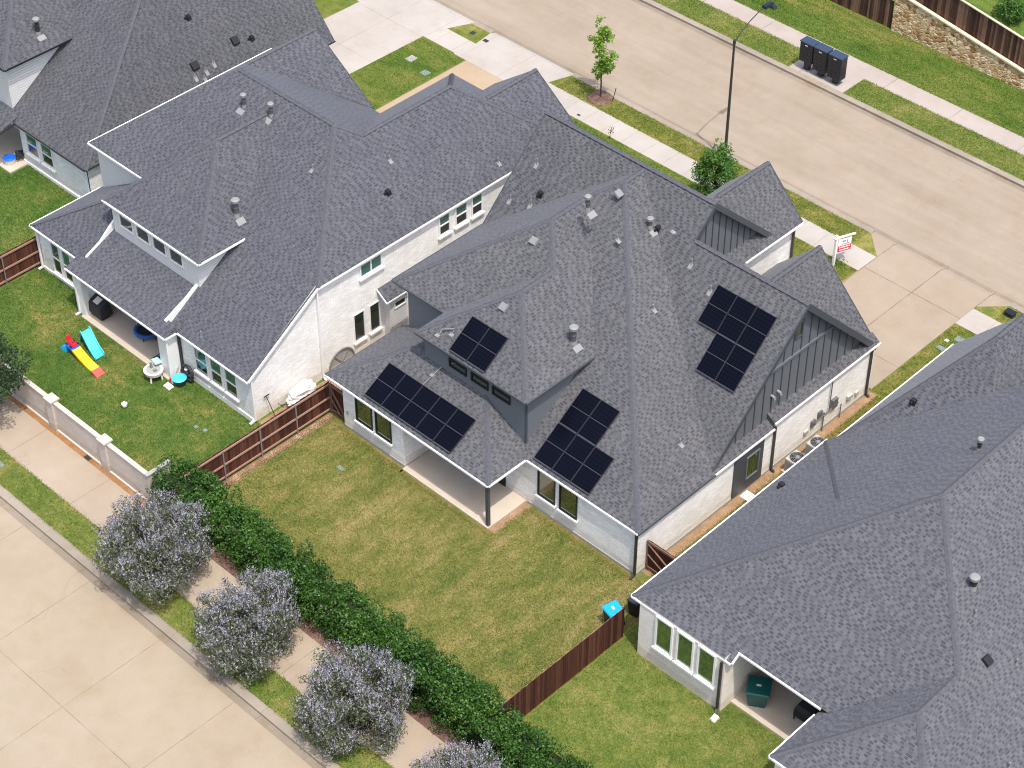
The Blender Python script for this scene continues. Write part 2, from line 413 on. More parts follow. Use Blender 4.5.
M['leaf_v'] = leaf('silver_green_leaf', [(0.0, (0.05, 0.072, 0.036, 1)), (0.5, (0.115, 0.142, 0.085, 1)), (0.85, (0.21, 0.225, 0.16, 1)), (1.0, (0.34, 0.34, 0.29, 1))], 0.45)
M['flower'] = leaf('lavender_flower', [(0.0, (0.25, 0.23, 0.35, 1)), (0.5, (0.37, 0.345, 0.49, 1)), (1.0, (0.58, 0.55, 0.64, 1))], 0.4)
M['core'] = plain('light_block_dark', (0.02, 0.03, 0.012, 1), 0.95, 0.1, var=0.4, scale=4)  # dark filler for the light blocker added inside the hedge

# ------------------------------------------------------------------ geometry helpers
class MB:
    def __init__(self):
        self.v, self.f, self.uv, self.mi = [], [], [], []
    def face(self, pts, mi=0, uv=None):
        pts = [Vector(p) for p in pts]
        b = len(self.v)
        self.v += pts
        self.f.append(list(range(b, b + len(pts))))
        if uv is None:
            n = Vector((0, 0, 0))
            for i in range(len(pts)):
                a, c = pts[i], pts[(i + 1) % len(pts)]
                n += a.cross(c)
            if n.length < 1e-9:
                n = Vector((0, 0, 1))
            n.normalize()
            if n.z < 0:
                n = -n
            h = Vector((0, 0, 1)).cross(n)
            h = Vector((1, 0, 0)) if h.length < 1e-3 else h.normalized()
            w = n.cross(h)
            uv = [(p.dot(h), p.dot(w)) for p in pts]
        self.uv += uv
        self.mi.append(mi)
        return self
    def hexa(self, p, mi=0, uvc=None):
        """8 corners: bottom 4 (ccw), top 4"""
        for q in ((3, 2, 1, 0), (4, 5, 6, 7), (0, 1, 5, 4), (1, 2, 6, 5), (2, 3, 7, 6), (3, 0, 4, 7)):
            self.face([p[i] for i in q], mi, [(uvc[0], uvc[1] if i < 4 else uvc[2]) for i in q] if uvc else None)
        return self
    def box(self, x0, x1, y0, y1, z0, z1, mi=0, uvc=None):
        return self.hexa([(x0, y0, z0), (x1, y0, z0), (x1, y1, z0), (x0, y1, z0), (x0, y0, z1), (x1, y0, z1), (x1, y1, z1), (x0, y1, z1)], mi, uvc)
    def beam(self, p, q, w, h, mi=0, up=(0, 0, 1), dz=0.0, dl=0.0):
        """bar from p to q, w wide sideways, h deep; shifted dz along its up axis, dl sideways"""
        p, q = Vector(p), Vector(q)
        d = (q - p).normalized()
        u = Vector(up)
        s = d.cross(u)
        if s.length < 1e-4:
            s = Vector((1, 0, 0))
        s.normalize()
        u = s.cross(d).normalized()
        o = u * dz + s * dl
        c = []
        for uu in (-h / 2, h / 2):
            for pt, ss in ((p, -w / 2), (q, -w / 2), (q, w / 2), (p, w / 2)):
                c.append(pt + o + u * uu + s * ss)
        return self.hexa(c, mi)
    def tube(self, pts, r, seg=10, mi=0, caps=True):
        pts = [Vector(p) for p in pts]
        rs = r if isinstance(r, (list, tuple)) else [r] * len(pts)
        rings = []
        ref = Vector((0.31, 0.2, 0.93))
        for i, p in enumerate(pts):
            d = (pts[min(i + 1, len(pts) - 1)] - pts[max(i - 1, 0)])
            d = d.normalized() if d.length > 1e-9 else Vector((0, 0, 1))
            a = d.cross(ref if abs(d.dot(ref)) < 0.95 else Vector((1, 0, 0))).normalized()
            b = d.cross(a)
            rings.append([p + (a * math.cos(t) + b * math.sin(t)) * rs[i] for t in [2 * math.pi * k / seg for k in range(seg)]])
        for i in range(len(rings) - 1):
            for k in range(seg):
                self.face([rings[i][k], rings[i][(k + 1) % seg], rings[i + 1][(k + 1) % seg], rings[i + 1][k]], mi)
        if caps:
            self.face(rings[0][::-1], mi)
            self.face(rings[-1], mi)
        return self
    def disc(self, c, r, z0, z1, seg=20, mi=0, r1=None):
        r1 = r if r1 is None else r1
        a = [(c[0] + r * math.cos(2 * math.pi * k / seg), c[1] + r * math.sin(2 * math.pi * k / seg), z0) for k in range(seg)]
        b = [(c[0] + r1 * math.cos(2 * math.pi * k / seg), c[1] + r1 * math.sin(2 * math.pi * k / seg), z1) for k in range(seg)]
        for k in range(seg):
            self.face([a[k], a[(k + 1) % seg], b[(k + 1) % seg], b[k]], mi)
        self.face(b, mi)
        self.face(a[::-1], mi)
        return self

def obj(name, mb, mats, parent=None, bevel=0.0, smooth=False):
    if not isinstance(mats, (list, tuple)):
        mats = [mats]
    org = Vector((0, 0, 0))
    r = parent
    while r is not None:
        org += r.location
        r = r.parent
    me = bpy.data.meshes.new(name)
    me.from_pydata([tuple(v - org) for v in mb.v], [], mb.f)
    ul = me.uv_layers.new(name='UVMap')
    ul.data.foreach_set('uv', [c for p in mb.uv for c in p])
    for m in mats:
        me.materials.append(M[m] if isinstance(m, str) else m)
    me.polygons.foreach_set('material_index', mb.mi)
    if smooth:
        me.polygons.foreach_set('use_smooth', [True] * len(me.polygons))
    o = bpy.data.objects.new(name, me)
    C.objects.link(o)
    if parent is not None:
        o.parent = parent
    if bevel:
        import bmesh
        bm = bmesh.new(); bm.from_mesh(me)
        bmesh.ops.remove_doubles(bm, verts=bm.verts, dist=1e-5)
        bmesh.ops.bevel(bm, geom=list(bm.edges), offset=bevel, segments=2, affect='EDGES', profile=0.6)
        bm.to_mesh(me); bm.free()
    return o

def thing(name, label, cat, loc=(0, 0, 0), group=None):
    o = bpy.data.objects.new(name, None)
    C.objects.link(o)
    o.location = loc
    o.empty_display_size = 0.2
    o['label'] = label
    o['category'] = cat
    if group:
        o['group'] = group
    return o

def tag(o, label, cat, group=None):
    o['label'] = label
    o['category'] = cat
    if group:
        o['group'] = group
    return o

def struct(name, mb, mat, label=None):
    o = obj(name, mb, mat)
    o['kind'] = 'structure'
    return o

def copy_tree(o, parent=None):
    c = o.copy()
    C.objects.link(c)
    if parent is not None:
        c.parent = parent
    for ch in list(o.children):
        copy_tree(ch, c)
    return c

# planes z = a x + b y + c
def PY(m, y0, z0):
    return (0.0, m, z0 - m * y0)
def PX(m, x0, z0):
    return (m, 0.0, z0 - m * x0)
def at(pl, x, y):
    return (x, y, pl[0] * x + pl[1] * y + pl[2])
def ix(p, q, r):
    A = np.array([[p[0], p[1], -1], [q[0], q[1], -1], [r[0], r[1], -1]], float)
    s = np.linalg.solve(A, -np.array([p[2], q[2], r[2]]))
    return (float(s[0]), float(s[1]), float(s[2]))

# ------------------------------------------------------------------ setting: ground, roads, paths
def sheet(name, x0, x1, y0, y1, z, mat):
    return struct(name, MB().face([(x0, y0, z), (x1, y0, z), (x1, y1, z), (x0, y1, z)]), mat)
def slabbox(name, x0, x1, y0, y1, z0, z1, mat):
    return struct(name, MB().box(x0, x1, y0, y1, z0, z1), mat)

sheet('ground', -600, 600, -600, 600, -0.30, 'lawn')
sheet('lawn', -160, 160, -16.25, 27.61, 0.0, 'lawn')
sheet('lawn', -160, 160, 37.3, 90, 0.0, 'lawn_f')
sheet('street', -160, 160, 27.9, 37.0, -0.13, 'road')
sheet('rear_road', -160, 160, -44, -16.5, -0.13, 'road_r')
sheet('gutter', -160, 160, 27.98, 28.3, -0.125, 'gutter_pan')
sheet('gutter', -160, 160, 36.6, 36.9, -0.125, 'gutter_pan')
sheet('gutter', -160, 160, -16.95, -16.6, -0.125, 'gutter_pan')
slabbox('kerb', -160, -46.0, 27.6, 27.98, -0.2, 0.012, 'kerb')
slabbox('kerb', -37.8, -36.2, 27.6, 27.98, -0.2, 0.012, 'kerb')
slabbox('kerb', -29.5, -7.6, 27.6, 27.98, -0.2, 0.012, 'kerb')
slabbox('kerb', 1.2, 160, 27.6, 27.98, -0.2, 0.012, 'kerb')
slabbox('kerb', -160, 160, 36.9, 37.32, -0.2, 0.018, 'kerb')
slabbox('kerb', -160, 160, -16.62, -16.18, -0.2, 0.012, 'kerb')
sheet('sidewalk', -160, 160, 24.55, 26.15, 0.006, 'walk')
sheet('far_sidewalk', -160, 160, 39.35, 40.85, 0.006, 'walk_far')
sheet('rear_sidewalk', -160, 160, -14.72, -12.38, 0.006, 'walk_r')
sheet('flower_bed', -60, -19.2, -12.38, -12.0, 0.005, 'bed')
sheet('flower_bed', -19.2, 14, -12.38, -9.95, 0.004, 'mulch')
# strips and yards
sheet('front_verge', -160, 160, 26.15, 27.6, 0.004, 'lawn_verge')
sheet('far_verge', -160, 160, 37.32, 39.35, 0.004, 'lawn_y')
sheet('rear_verge', -160, 160, -16.18, -14.72, 0.004, 'lawn_y')
sheet('back_yard', -17.75, 1.95, -10.05, 0.5, 0.004, 'lawn_solar')
sheet('back_yard', -37.2, -17.85, -11.95, 0.5, 0.004, 'lawn_g')
sheet('back_yard', -60, -37.4, -11.95, 0.5, 0.004, 'lawn_g')
sheet('back_yard', 2.05, 24, -10.05, 0.5, 0.004, 'lawn_y')
sheet('side_yard', 0.0, .5, 0.5, 17.3, 0.004, 'side_soil')
sheet('side_yard', .5, 2.9, 0.5, 17.3, 0.004, 'lawn_scruff')
sheet('side_yard', 0.0, 4.5, 17.3, 24.55, 0.004, 'lawn_verge')
sheet('front_yard', -29.2, -11.5, 17, 24.55, 0.004, 'lawn_f')
sheet('front_yard', -11.5, -6.15, 17, 24.55, 0.004, 'lawn_verge')
sheet('side_yard', -17.7, -17.1, -2.0, 17, 0.004, 'side_soil')
sheet('side_yard', -19.7, -17.9, -5, 17, 0.006, 'side_soil')

sheet('worn_strip', -16.6, -12.3, -2.62, -2.25, 0.008, 'lawn_scruff')
sheet('worn_strip', -12.4, -6.3, -2.75, -2.4, 0.008, 'lawn_scruff')
sheet('worn_strip', -6.75, -6.3, -2.4, .05, 0.008, 'side_soil')
sheet('worn_strip', -6.3, 0.1, -.32, .1, 0.008, 'lawn_scruff')
sheet('fence_edging', -17.74, -17.36, -9.0, -2.2, 0.008, 'edging')

def flat(name, pts, z, mat):
    return struct(name, MB().face([(x, y, z) for x, y in pts]), mat)
def apron(name, pts, z, mat, y1=27.62, zend=-.118):
    """pavement panel whose last half metre ramps down to the street"""
    up_ = [(x, min(y, y1), z) for x, y in pts]
    mb = MB().face(up_)
    fr = [(x, y) for x, y in pts if y > y1]
    if len(fr) == 2:
        (xa, ya), (xb, yb) = fr
        mb.face([(xa, y1, z), (xb, y1, z), (xb, 28.0, zend), (xa, 28.0, zend)])
    return struct(name, mb, mat)
# driveways with flared aprons
flat('driveway', [(-6.15, 17.5), (0.0, 17.5), (0.0, 24.9), (-6.15, 24.9)], 0.010, 'drive')
apron('driveway_apron', [(-6.15, 24.9), (0.0, 24.9), (0.0, 26.35), (1.25, 27.95), (-7.6, 27.95), (-6.15, 26.2)], 0.010, 'drive')
flat('driveway', [(-35.15, 14), (-30.6, 14), (-30.6, 24.45), (-35.15, 24.45)], 0.010, 'drive_t')
apron('driveway_apron', [(-36.2, 24.45), (-30.2, 24.45), (-30.0, 26.1), (-29.5, 27.95), (-36.2, 27.95), (-36.0, 26.1)], 0.012, 'drive_w')
flat('driveway', [(-44.8, 15), (-39.1, 15), (-38.9, 24.45), (-44.6, 24.45)], 0.010, 'drive_w')
apron('driveway_apron', [(-44.6, 24.45), (-38.9, 24.45), (-38.5, 26.1), (-37.8, 27.95), (-46.0, 27.95), (-45.0, 26.1)], 0.012, 'drive_w')
flat('driveway_verge', [(-39.0, 15), (-35.2, 15), (-35.2, 24.45), (-38.8, 24.45)], 0.006, 'lawn_f')
# raised lawn behind the retaining wall
M['stonecap'] = plain('pale_coping_stone', lin(214, 196, 168), .85, .2, var=.15, scale=3)
M['green2'] = plain('bright_green_plastic', lin(30, 110, 70), .4, .5, var=.08)
M['palesky'] = plain('pale_blue_plastic', lin(168, 214, 226), .4, .4, var=.04)
M['navyrim'] = plain('blue_vinyl', lin(44, 92, 158), .5, .4, var=.1)
M['teal2'] = plain('dark_teal_plastic', lin(40, 140, 130), .4, .5, var=.05)
M['gatewood'] = plain('gate_frame_wood', lin(120, 92, 80), .8, .2, var=.25, scale=8)
M['mailblue2'] = plain('blue_black_doors', lin(19, 23, 31), .35, .5, var=.1)
M['panelgap'] = plain('solar_frame_grey', (0.026, 0.027, 0.033, 1), 0.4, 0.5)
wz = lambda x: 2.46 - 0.160 * (x + 18.0)
flat_m = MB().face([(-19.0, 45.05, wz(-19)), (-3.0, 45.05, max(0.05, wz(-3))), (-3.0, 90, 0.3), (-19.0, 90, wz(-19))])
struct('raised_lawn', flat_m, 'lawn_f')
struct('raised_lawn', MB().face([(-19.0, 45.05, 0), (-19.0, 90, 0), (-19.0, 90, wz(-19)), (-19.0, 45.05, wz(-19))]), 'side_soil')

# ------------------------------------------------------------------ house building kit
def roof(house, faces, mat):
    mb = MB()
    for f in faces:
        mb.face(f)
    return obj('roof', mb, mat, house)

def caps(roof_o, lines, w=0.27, lift=0.03):
    """cap shingles: two thin tilted strips folded over each hip or ridge"""
    for p, q in lines:
        mb = MB()
        p, q = Vector(p), Vector(q)
        d = (q - p)
        L = d.length
        d.normalize()
        s = d.cross(Vector((0, 0, 1))).normalized()
        n = max(1, int(L / 0.2))
        for i in range(n):
            a = p + d * (L * i / n)
            b = p + d * (L * (i + 1) / n + 0.02)
            l0 = Vector((0, 0, lift + 0.012 * (i % 2)))
            for sg in (-1, 1):
                e = s * (sg * w / 2) - Vector((0, 0, 0.075))
                mb.face([a + l0, b + l0, b + l0 + e, a + l0 + e])
        obj('ridge_cap', mb, 'cap', roof_o)

def gutter(house, p, q, mat='white', out=0.04, drop=0.045, w=0.07, h=0.085, name='gutter'):
    p, q = Vector(p), Vector(q)
    return obj(name, MB().beam(p, q, w, h, dz=-drop, dl=out), mat, house)

def rake(house, p, q, mat='white', h=0.14, w=0.05):
    return obj('rake_board', MB().beam(p, q, w, h, dz=-h / 2 + 0.02), mat, house)

def wall(house, polys, mat, name='wall'):
    mb = MB()
    for p in polys:
        mb.face(p)
    return obj(name, mb, mat, house)

def quadY(y, x0, x1, z0, z1):
    return [(x0, y, z0), (x1, y, z0), (x1, y, z1), (x0, y, z1)]
def quadX(x, y0, y1, z0, z1):
    return [(x, y0, z0), (x, y1, z0), (x, y1, z1), (x, y0, z1)]

def window(house, face, c, a0, a1, z0, z1, frame='white', glass='glass', bars=None, sill=True, fw=0.09, label=None, depth=0.06):
    """window on a wall. face: '-y' or '+x'; c the wall's coordinate; a0..a1 along it"""
    sg = -1 if face == '-y' else 1
    def bx(mb, a, b, za, zb, d0, d1):
        if face == '-y':
            mb.box(a, b, c - d1, c - d0, za, zb)
        else:
            mb.box(c + d0, c + d1, a, b, za, zb)
    fr = MB()
    bx(fr, a0, a0 + fw, z0, z1, 0.001, depth)
    bx(fr, a1 - fw, a1, z0, z1, 0.001, depth)
    bx(fr, a0 + fw, a1 - fw, z1 - fw, z1, 0.001, depth)
    bx(fr, a0 + fw, a1 - fw, z0, z0 + fw, 0.001, depth)
    for b in bars or []:
        k, pos = b
        if k == 'h':
            zz = z0 + (z1 - z0) * pos
            bx(fr, a0 + fw, a1 - fw, zz - 0.03, zz + 0.03, 0.012, depth - 0.01)
        else:
            aa = a0 + (a1 - a0) * pos
            bx(fr, aa - 0.035, aa + 0.035, z0 + fw, z1 - fw, 0.012, depth - 0.01)
    w = obj('window', fr, frame, house)
    if label:
        w['label'] = label
    if isinstance(glass, tuple):      # upper and lower sash differ
        zz = z0 + (z1 - z0) * 0.5
        for g, za, zb in ((glass[0], zz, z1 - fw), (glass[1], z0 + fw, zz)):
            p = MB(); bx(p, a0 + fw, a1 - fw, za, zb, 0.004, 0.010)
            obj('pane', p, g, w)
    else:
        p = MB(); bx(p, a0 + fw, a1 - fw, z0 + fw, z1 - fw, 0.004, 0.010)
        obj('pane', p, glass, w)
    if sill:
        s = MB(); bx(s, a0 - 0.06, a1 + 0.06, z0 - 0.10, z0, 0.001, 0.14)
        obj('sill', s, 'white', w)
    return w

def downspout(house, x, y, z0, z1, mat, kick=(0.0, -0.25)):
    mb = MB().box(x - 0.05, x + 0.05, y - 0.05, y + 0.05, z0 + 0.12, z1)
    mb.beam((x, y, z0 + 0.16), (x + kick[0], y + kick[1], z0 + 0.05), 0.10, 0.09)
    return obj('downspout', mb, mat, house)

def flue(roof_o, p, h=0.62, r=0.10, dark=False, pl=None):
    """metal flue with storm collar, rain cap and a flashing sheet lying on the slope below it"""
    x, y, z = p
    mb = MB()
    if pl:
        a, b, c = pl
        g = Vector((-a, -b, 0)).normalized()                 # downhill in plan
        s_ = Vector((-g.y, g.x, 0))
        o = Vector((x, y, 0))
        q = [o + g * d + s_ * e for d, e in ((.16, -.24), (.42, -.24), (.42, .24), (.16, .24))]
        mb.face([(v.x, v.y, a * v.x + b * v.y + c + .02) for v in q], 1)
    mb.disc((x, y), r * 1.35, z - 0.16, z + 0.12, 14, 1, r * 1.05)
    mb.disc((x, y), r, z + 0.1, z + h, 14, 2)
    mb.disc((x, y), r * 1.25, z + h * 0.55, z + h * 0.62, 14, 2)
    mb.disc((x, y), r * 1.7, z + h, z + h + 0.12, 16, 0)
    mb.disc((x, y), r * 1.7, z + h + 0.121, z + h + 0.17, 16, 1, r * 1.1)
    return obj('flue', mb, ['galv', 'lead', 'fluegrey' if not dark else 'dark'], roof_o)

def pipe(roof_o, p, h=0.3, pl=None):
    x, y, z = p
    mb = MB()
    if pl:
        a, b, c = pl
        g = Vector((-a, -b, 0)).normalized(); s_ = Vector((-g.y, g.x, 0)); o = Vector((x, y, 0))
        q = [o + g * d + s_ * e for d, e in ((-.02, -.10), (.2, -.10), (.2, .10), (-.02, .10))]
        mb.face([(v.x, v.y, a * v.x + b * v.y + c + .02) for v in q], 1)
    mb.tube([(x, y, z - 0.1), (x, y, z + h)], 0.04, 10, 0)
    mb.disc((x, y), 0.07, z - .06, z + 0.08, 10, 1, 0.045)
    return obj('vent_pipe', mb, ['boxgrey', 'lead'], roof_o)

def boxvent(roof_o, pl, x, y, s=0.42, h=0.13, mat='boxgrey'):
    a, b, c = pl
    n = Vector((-a, -b, 1)).normalized()
    u = Vector((1, 0, a)).normalized()
    w = n.cross(u)
    o = Vector(at(pl, x, y))
    lo, hi = [], []
    for i, j in ((-1, -1), (1, -1), (1, 1), (-1, 1)):
        lo.append(o + u * (i * s / 2) + w * (j * s / 2))
        hi.append(o + u * (i * s / 2 * 0.86) + w * (j * s / 2 * 0.86) + n * h)
    mb = MB().hexa(lo + hi)
    return obj('box_vent', mb, mat, roof_o, bevel=0.02)

def pony(roof_o, p, mat='black'):
    """little black plastic hood"""
    x, y, z = p
    mb = MB().hexa([(x - .16, y - .14, z - .1), (x + .16, y - .14, z - .1), (x + .16, y + .14, z - .05), (x - .16, y + .14, z - .05),
                    (x - .12, y - .10, z + .17), (x + .12, y - .10, z + .17), (x + .10, y + .10, z + .2), (x - .10, y + .10, z + .2)])
    mb.box(x - .05, x + .05, y - .26, y - .1, z - .02, z + .12)
    return obj('roof_hood', mb, mat, roof_o, bevel=0.02)

def panels(house, pl, x0, y0, n, wid=1.145, length=1.67, gap=0.012, lift=0.13):
    """n solar panels side by side along x on a roof plane facing -y; y0 is the low edge, length its run in plan"""
    a, b, c = pl
    nv = Vector((-a, -b, 1)).normalized()
    res = []
    for i in range(n):
        xa = x0 + i * wid + gap
        xb = x0 + (i + 1) * wid - gap
        lo = [Vector(at(pl, xa, y0)), Vector(at(pl, xb, y0)), Vector(at(pl, xb, y0 + length)), Vector(at(pl, xa, y0 + length))]
        B = [v + nv * (lift - 0.04) for v in lo]
        T = [v + nv * lift for v in lo]
        L = (T[3] - T[0]).length
        mb = MB()
        W = wid - 2 * gap
        mb.face(T, 0, [(0.02, 0.02), (W, 0.02), (W, L), (0.02, L)])
        mb.face(B[::-1], 1)
        for k in range(4):
            mb.face([B[k], B[(k + 1) % 4], T[(k + 1) % 4], T[k]], 1)
        p = obj('solar_panel', mb, ['cell', 'pframed'], house)
        u = (T[1] - T[0]).normalized(); w = (T[3] - T[0]).normalized()
        fr = MB()
        up = nv * 0.004
        def strip(p0, p1, across, wd, mi=0):
            fr.face([p0 + up, p1 + up, p1 + across * wd + up, p0 + across * wd + up], mi)
        strip(T[0] - w * 0.03, T[1] - w * 0.03, w, 0.055)
        mid0 = T[0].lerp(T[3], 0.5); mid1 = T[1].lerp(T[2], 0.5)
        strip(mid0, mid1, w, 0.028)
        strip(T[3] - w * 0.02, T[2] - w * 0.02, w, 0.02, 1)
        strip(T[0], T[3], u, 0.018, 2)
        strip(T[1] - u * 0.018, T[2] - u * 0.018, u, 0.018, 2)
        obj('panel_frame', fr, ['pframe', 'pframed', 'panelgap'], p)
        res.append(p)
    return res

# ------------------------------------------------------------------ house with the solar panels
def solar_house():
    H = thing('house', 'house with solar panels on its grey roof, white brick and dark slate gables', 'house', (-8, 5, 0), 'shingle roofed houses')
    ze = 2.81
    R = PY(.667, 0, ze); S = PX(-.667, .1, ze); T = PY(1.0, 5.05, ze)
    Tu = PY(-.93, 12.65, 10.41); Tl = PY(-1.0, 11.28, 9.04)
    L = PX(.667, -17.5, 5.94); X1 = PX(-.667, -6.87, 5.94); Rp = PY(.667, 2.1, 5.94)
    D = PY(.70, .2, 5.94); DL = PX(.68, -14.0, 5.94)
    P = PY(.55, -2.44, ze); PL = PX(.55, -17.53, ze); PS = PX(-.55, -6.68, ze)
    apD = ix(D, DL, X1); E = ix(DL, X1, Rp); Hh = ix(X1, Rp, L); G = ix(X1, R, L)
    K = ix(L, R, S); Mm = ix(L, S, T); N = at(T, -17.5, 8.18)
    Ps = lambda m, x0, z0: PX(m, x0, z0)
    SK = PX(-.667, .1, 3.12)
    A_r = PX(-1.02, -6.4, 5.85); A_l = PX(1.02, -11.2, 5.85)
    B_r = PX(-1.0, -.8, 2.82); B_l = PX(1.0, -7.76, 2.82)
    F = [
        [at(D, -14.0, .2), at(D, -6.87, .2), apD],
        [at(DL, -14, .2), apD, E, at(DL, -14, 2.1)],
        [at(X1, -6.87, .2), at(X1, -6.87, 4.69), G, Hh, E, apD],
        [at(Rp, -17.5, 2.1), at(Rp, -14, 2.1), E, Hh],
        [at(L, -17.5, 2.1), Hh, G, K, Mm, at(L, -17.5, 8.18)],
        [at(R, -6.68, 0), at(R, .1, 0), K, G, at(R, -7.3, 5.12), at(R, -7.3, .51)],
        [at(PS, -6.68, -2.44), at(PS, -6.68, 0), at(PS, -7.3, .51), at(PS, -7.3, .7), at(PS, -9.82, .7)],
        [at(P, -17.53, -2.44), at(P, -6.68, -2.44), at(P, -9.82, .7), at(P, -13.5, .7), at(P, -13.5, 1.59)],
        [at(PL, -17.53, -2.44), at(PL, -13.5, 1.59), at(PL, -13.5, 2.6), at(PL, -17.53, 2.6)],
        [N, at(T, -17.5, 12.65), at(T, -6.7, 12.65), at(T, -6.7, 11.28), at(T, -.05, 11.28), at(T, -.05, 5.15), Mm],
        [at(S, .1, 0), at(S, .1, 5.0), at(S, -.05, 5.15), Mm, K],
        [at(S, .1, 5.0), at(S, .1, 9.42), at(S, -.42, 9.42), at(S, -.42, 5.4), at(S, -.05, 5.15)],
        [at(SK, .1, 9.42), at(SK, .1, 17.45), at(SK, -.42, 17.45), at(SK, -.42, 9.42)],
        [at(Tl, -7.2, 11.28), at(Tl, -7.2, 17.5), at(Tl, -.05, 17.5), at(Tl, -.05, 11.28)],
        [at(Tu, -17.5, 12.65), at(Tu, -17.5, 17.25), at(Tu, -6.7, 17.25), at(Tu, -6.7, 12.65)],
        [at(A_r, -6.4, 13.0), at(A_r, -6.4, 14.9), at(A_r, -7.05, 14.9), at(A_r, -7.05, 13.0)],
        [at(A_r, -6.4, 14.9), at(A_r, -6.4, 19.35), at(A_r, -8.8, 19.35), at(A_r, -8.8, 14.9)],
        [at(A_l, -11.2, 14.9), at(A_l, -11.2, 19.35), at(A_l, -8.8, 19.35), at(A_l, -8.8, 14.9)],
        [at(B_r, -.8, 14.2), at(B_r, -.8, 17.95), at(B_r, -4.28, 17.95), at(B_r, -4.28, 14.2)],
        [at(B_l, -6.7, 14.2), at(B_l, -6.7, 17.95), at(B_l, -4.28, 17.95), at(B_l, -4.28, 14.2)],
    ]
    rf = roof(H, F, 'shingle2')
    caps(rf, [(at(D, -6.87, .2), apD), (apD, E), (E, Hh), (Hh, G), (G, K), (K, Mm), (at(R, .1, 0), K), (at(DL, -14, .2), apD),
              (at(Rp, -17.5, 2.1), Hh), (at(P, -6.68, -2.44), at(P, -9.82, .7)), (at(P, -17.53, -2.44), at(P, -13.5, 1.59)),
              (at(T, -17.5, 12.65), at(T, -6.7, 12.65)), (at(T, -6.7, 11.28), at(T, -.05, 11.28)),
              (at(A_r, -8.8, 15.4), at(A_r, -8.8, 19.35)), (at(B_r, -4.28, 14.2), at(B_r, -4.28, 17.95))])
    # walls
    wall(H, [quadY(-2.25, -16.55, -12.4, 0, 2.84), quadX(-12.4, -2.25, .3, 0, 2.95), quadY(.1, -12.4, 0, 0, 2.83),
             quadX(0, .1, 9.42, 0, 2.84), quadX(0.0, 9.42, 17.2, 0, 3.14), quadX(-16.55, -2.25, 2.4, 0, 2.95),
             quadY(17.2, -6.65, 0, 0, 2.9), [(-6.65, 17.6, 0), (-.9, 17.6, 0), (-.9, 17.6, 2.8), (-4.28, 17.6, 6.15), (-6.65, 17.6, 3.8)],
             quadX(-6.65, 14.5, 19.1, 0, 6.05), [(-11, 19.1, 0), (-6.65, 19.1, 0), (-6.65, 19.1, 6.0), (-8.8, 19.1, 8.2), (-11, 19.1, 6.0)],
             quadX(-16.8, 2.4, 17.0, 0, 6.05), quadY(17.0, -16.8, -6.65, 0, 6.3),
             [(-17.15, 2.4, 5.8), (-17.15, 17, 5.9), (-17.15, 17, 6.3), (-17.15, 12.65, 10.3), (-17.15, 8.3, 6.0)], quadX(-11.0, 17.0, 19.1, 0, 6.0)], 'brick')
    wall(H, [quadY(2.4, -16.8, -13.6, 2.6, 6.05), quadY(.5, -13.7, -7.15, 2.7, 6.1), quadX(-13.7, .5, 2.5, 2.7, 6.1)], 'slate_lap', 'dormer_siding')
    wall(H, [quadX(-7.15, .5, 5.0, 3.0, 6.1)], 'slate_lap', 'dormer_siding')
    obj('corner_board', MB().box(-7.21, -7.12, .47, .56, 3.0, 6.0), 'slate_d', H)
    # gable end over the side skirt: board and batten
    wall(H, [[(-.38, 5.2, 2.7), (-.38, 17.4, 2.7), (-.38, 11.28, 8.93)]], 'slate', 'gable_siding')
    wall(H, [[(-7.0, 11.0, 4.5), (-7.0, 17.2, 4.5), (-7.0, 17.2, 6.05), (-7.0, 12.65, 10.3), (-7.0, 11.0, 8.7)]], 'slate', 'gable_siding')
    y = 5.9
    while y < 17.0:
        top = (8.9 - abs(y - 11.28) * (1.0 if y > 11.28 else 0.985))
        if top > 3.5:
            obj('batten', MB().box(-.38, -.345, y - .03, y + .03, 3.1, top - 0.06), 'slate_d', H)
        y += 0.62
    y = 11.9
    while y < 16.6:
        top = 10.2 - (abs(y - 12.65) * (0.93 if y > 12.65 else 1.0))
        obj('batten', MB().box(-7.0, -6.965, y - .025, y + .025, 5.5, top - .05), 'slate_d', H)
        y += 0.5
    obj('belt_board', MB().box(-.38, -.30, 8.35, 14.2, 5.92, 6.07), 'slate', H)
    # fascia, gutters
    gutter(H, at(P, -17.53, -2.44), at(P, -6.68, -2.44)); gutter(H, at(PS, -6.68, -2.44), at(PS, -6.68, 0)); gutter(H, at(R, -6.68, 0), at(R, .1, 0), 'white')
    gutter(H, at(PL, -17.53, 2.4), at(PL, -17.53, -2.44), 'slate_d', .02, .05, .05, .1)
    gutter(H, at(S, .1, 0), at(S, .1, 5.2), 'slate_d', 0.04); gutter(H, at(S, .1, 5.2), at(S, .1, 9.42), 'white', .04)
    gutter(H, at(SK, .1, 9.42), at(SK, .1, 17.45), 'white', .04)
    gutter(H, at(D, -14, .2), at(D, -6.87, .2), 'slate_d', .03, .05, .08, .1); gutter(H, at(X1, -6.87, .2), at(X1, -6.87, 4.69), 'slate_d', .03, .05, .08, .1)
    gutter(H, at(Rp, -17.5, 2.1), at(Rp, -14, 2.1), 'slate_d', .03, .05, .08, .1)
    gutter(H, at(L, -17.5, 8.18), at(L, -17.5, 2.1), 'slate_d', .03, .05, .08, .1)
    gutter(H, at(A_r, -6.4, 14.9), at(A_r, -6.4, 19.35), 'white', .04)
    rake(H, at(T, -.05, 5.2), at(T, -.05, 11.28), 'slate_d', .22); rake(H, at(Tl, -.05, 11.28), at(Tl, -.05, 17.5), 'slate_d', .3, .09)
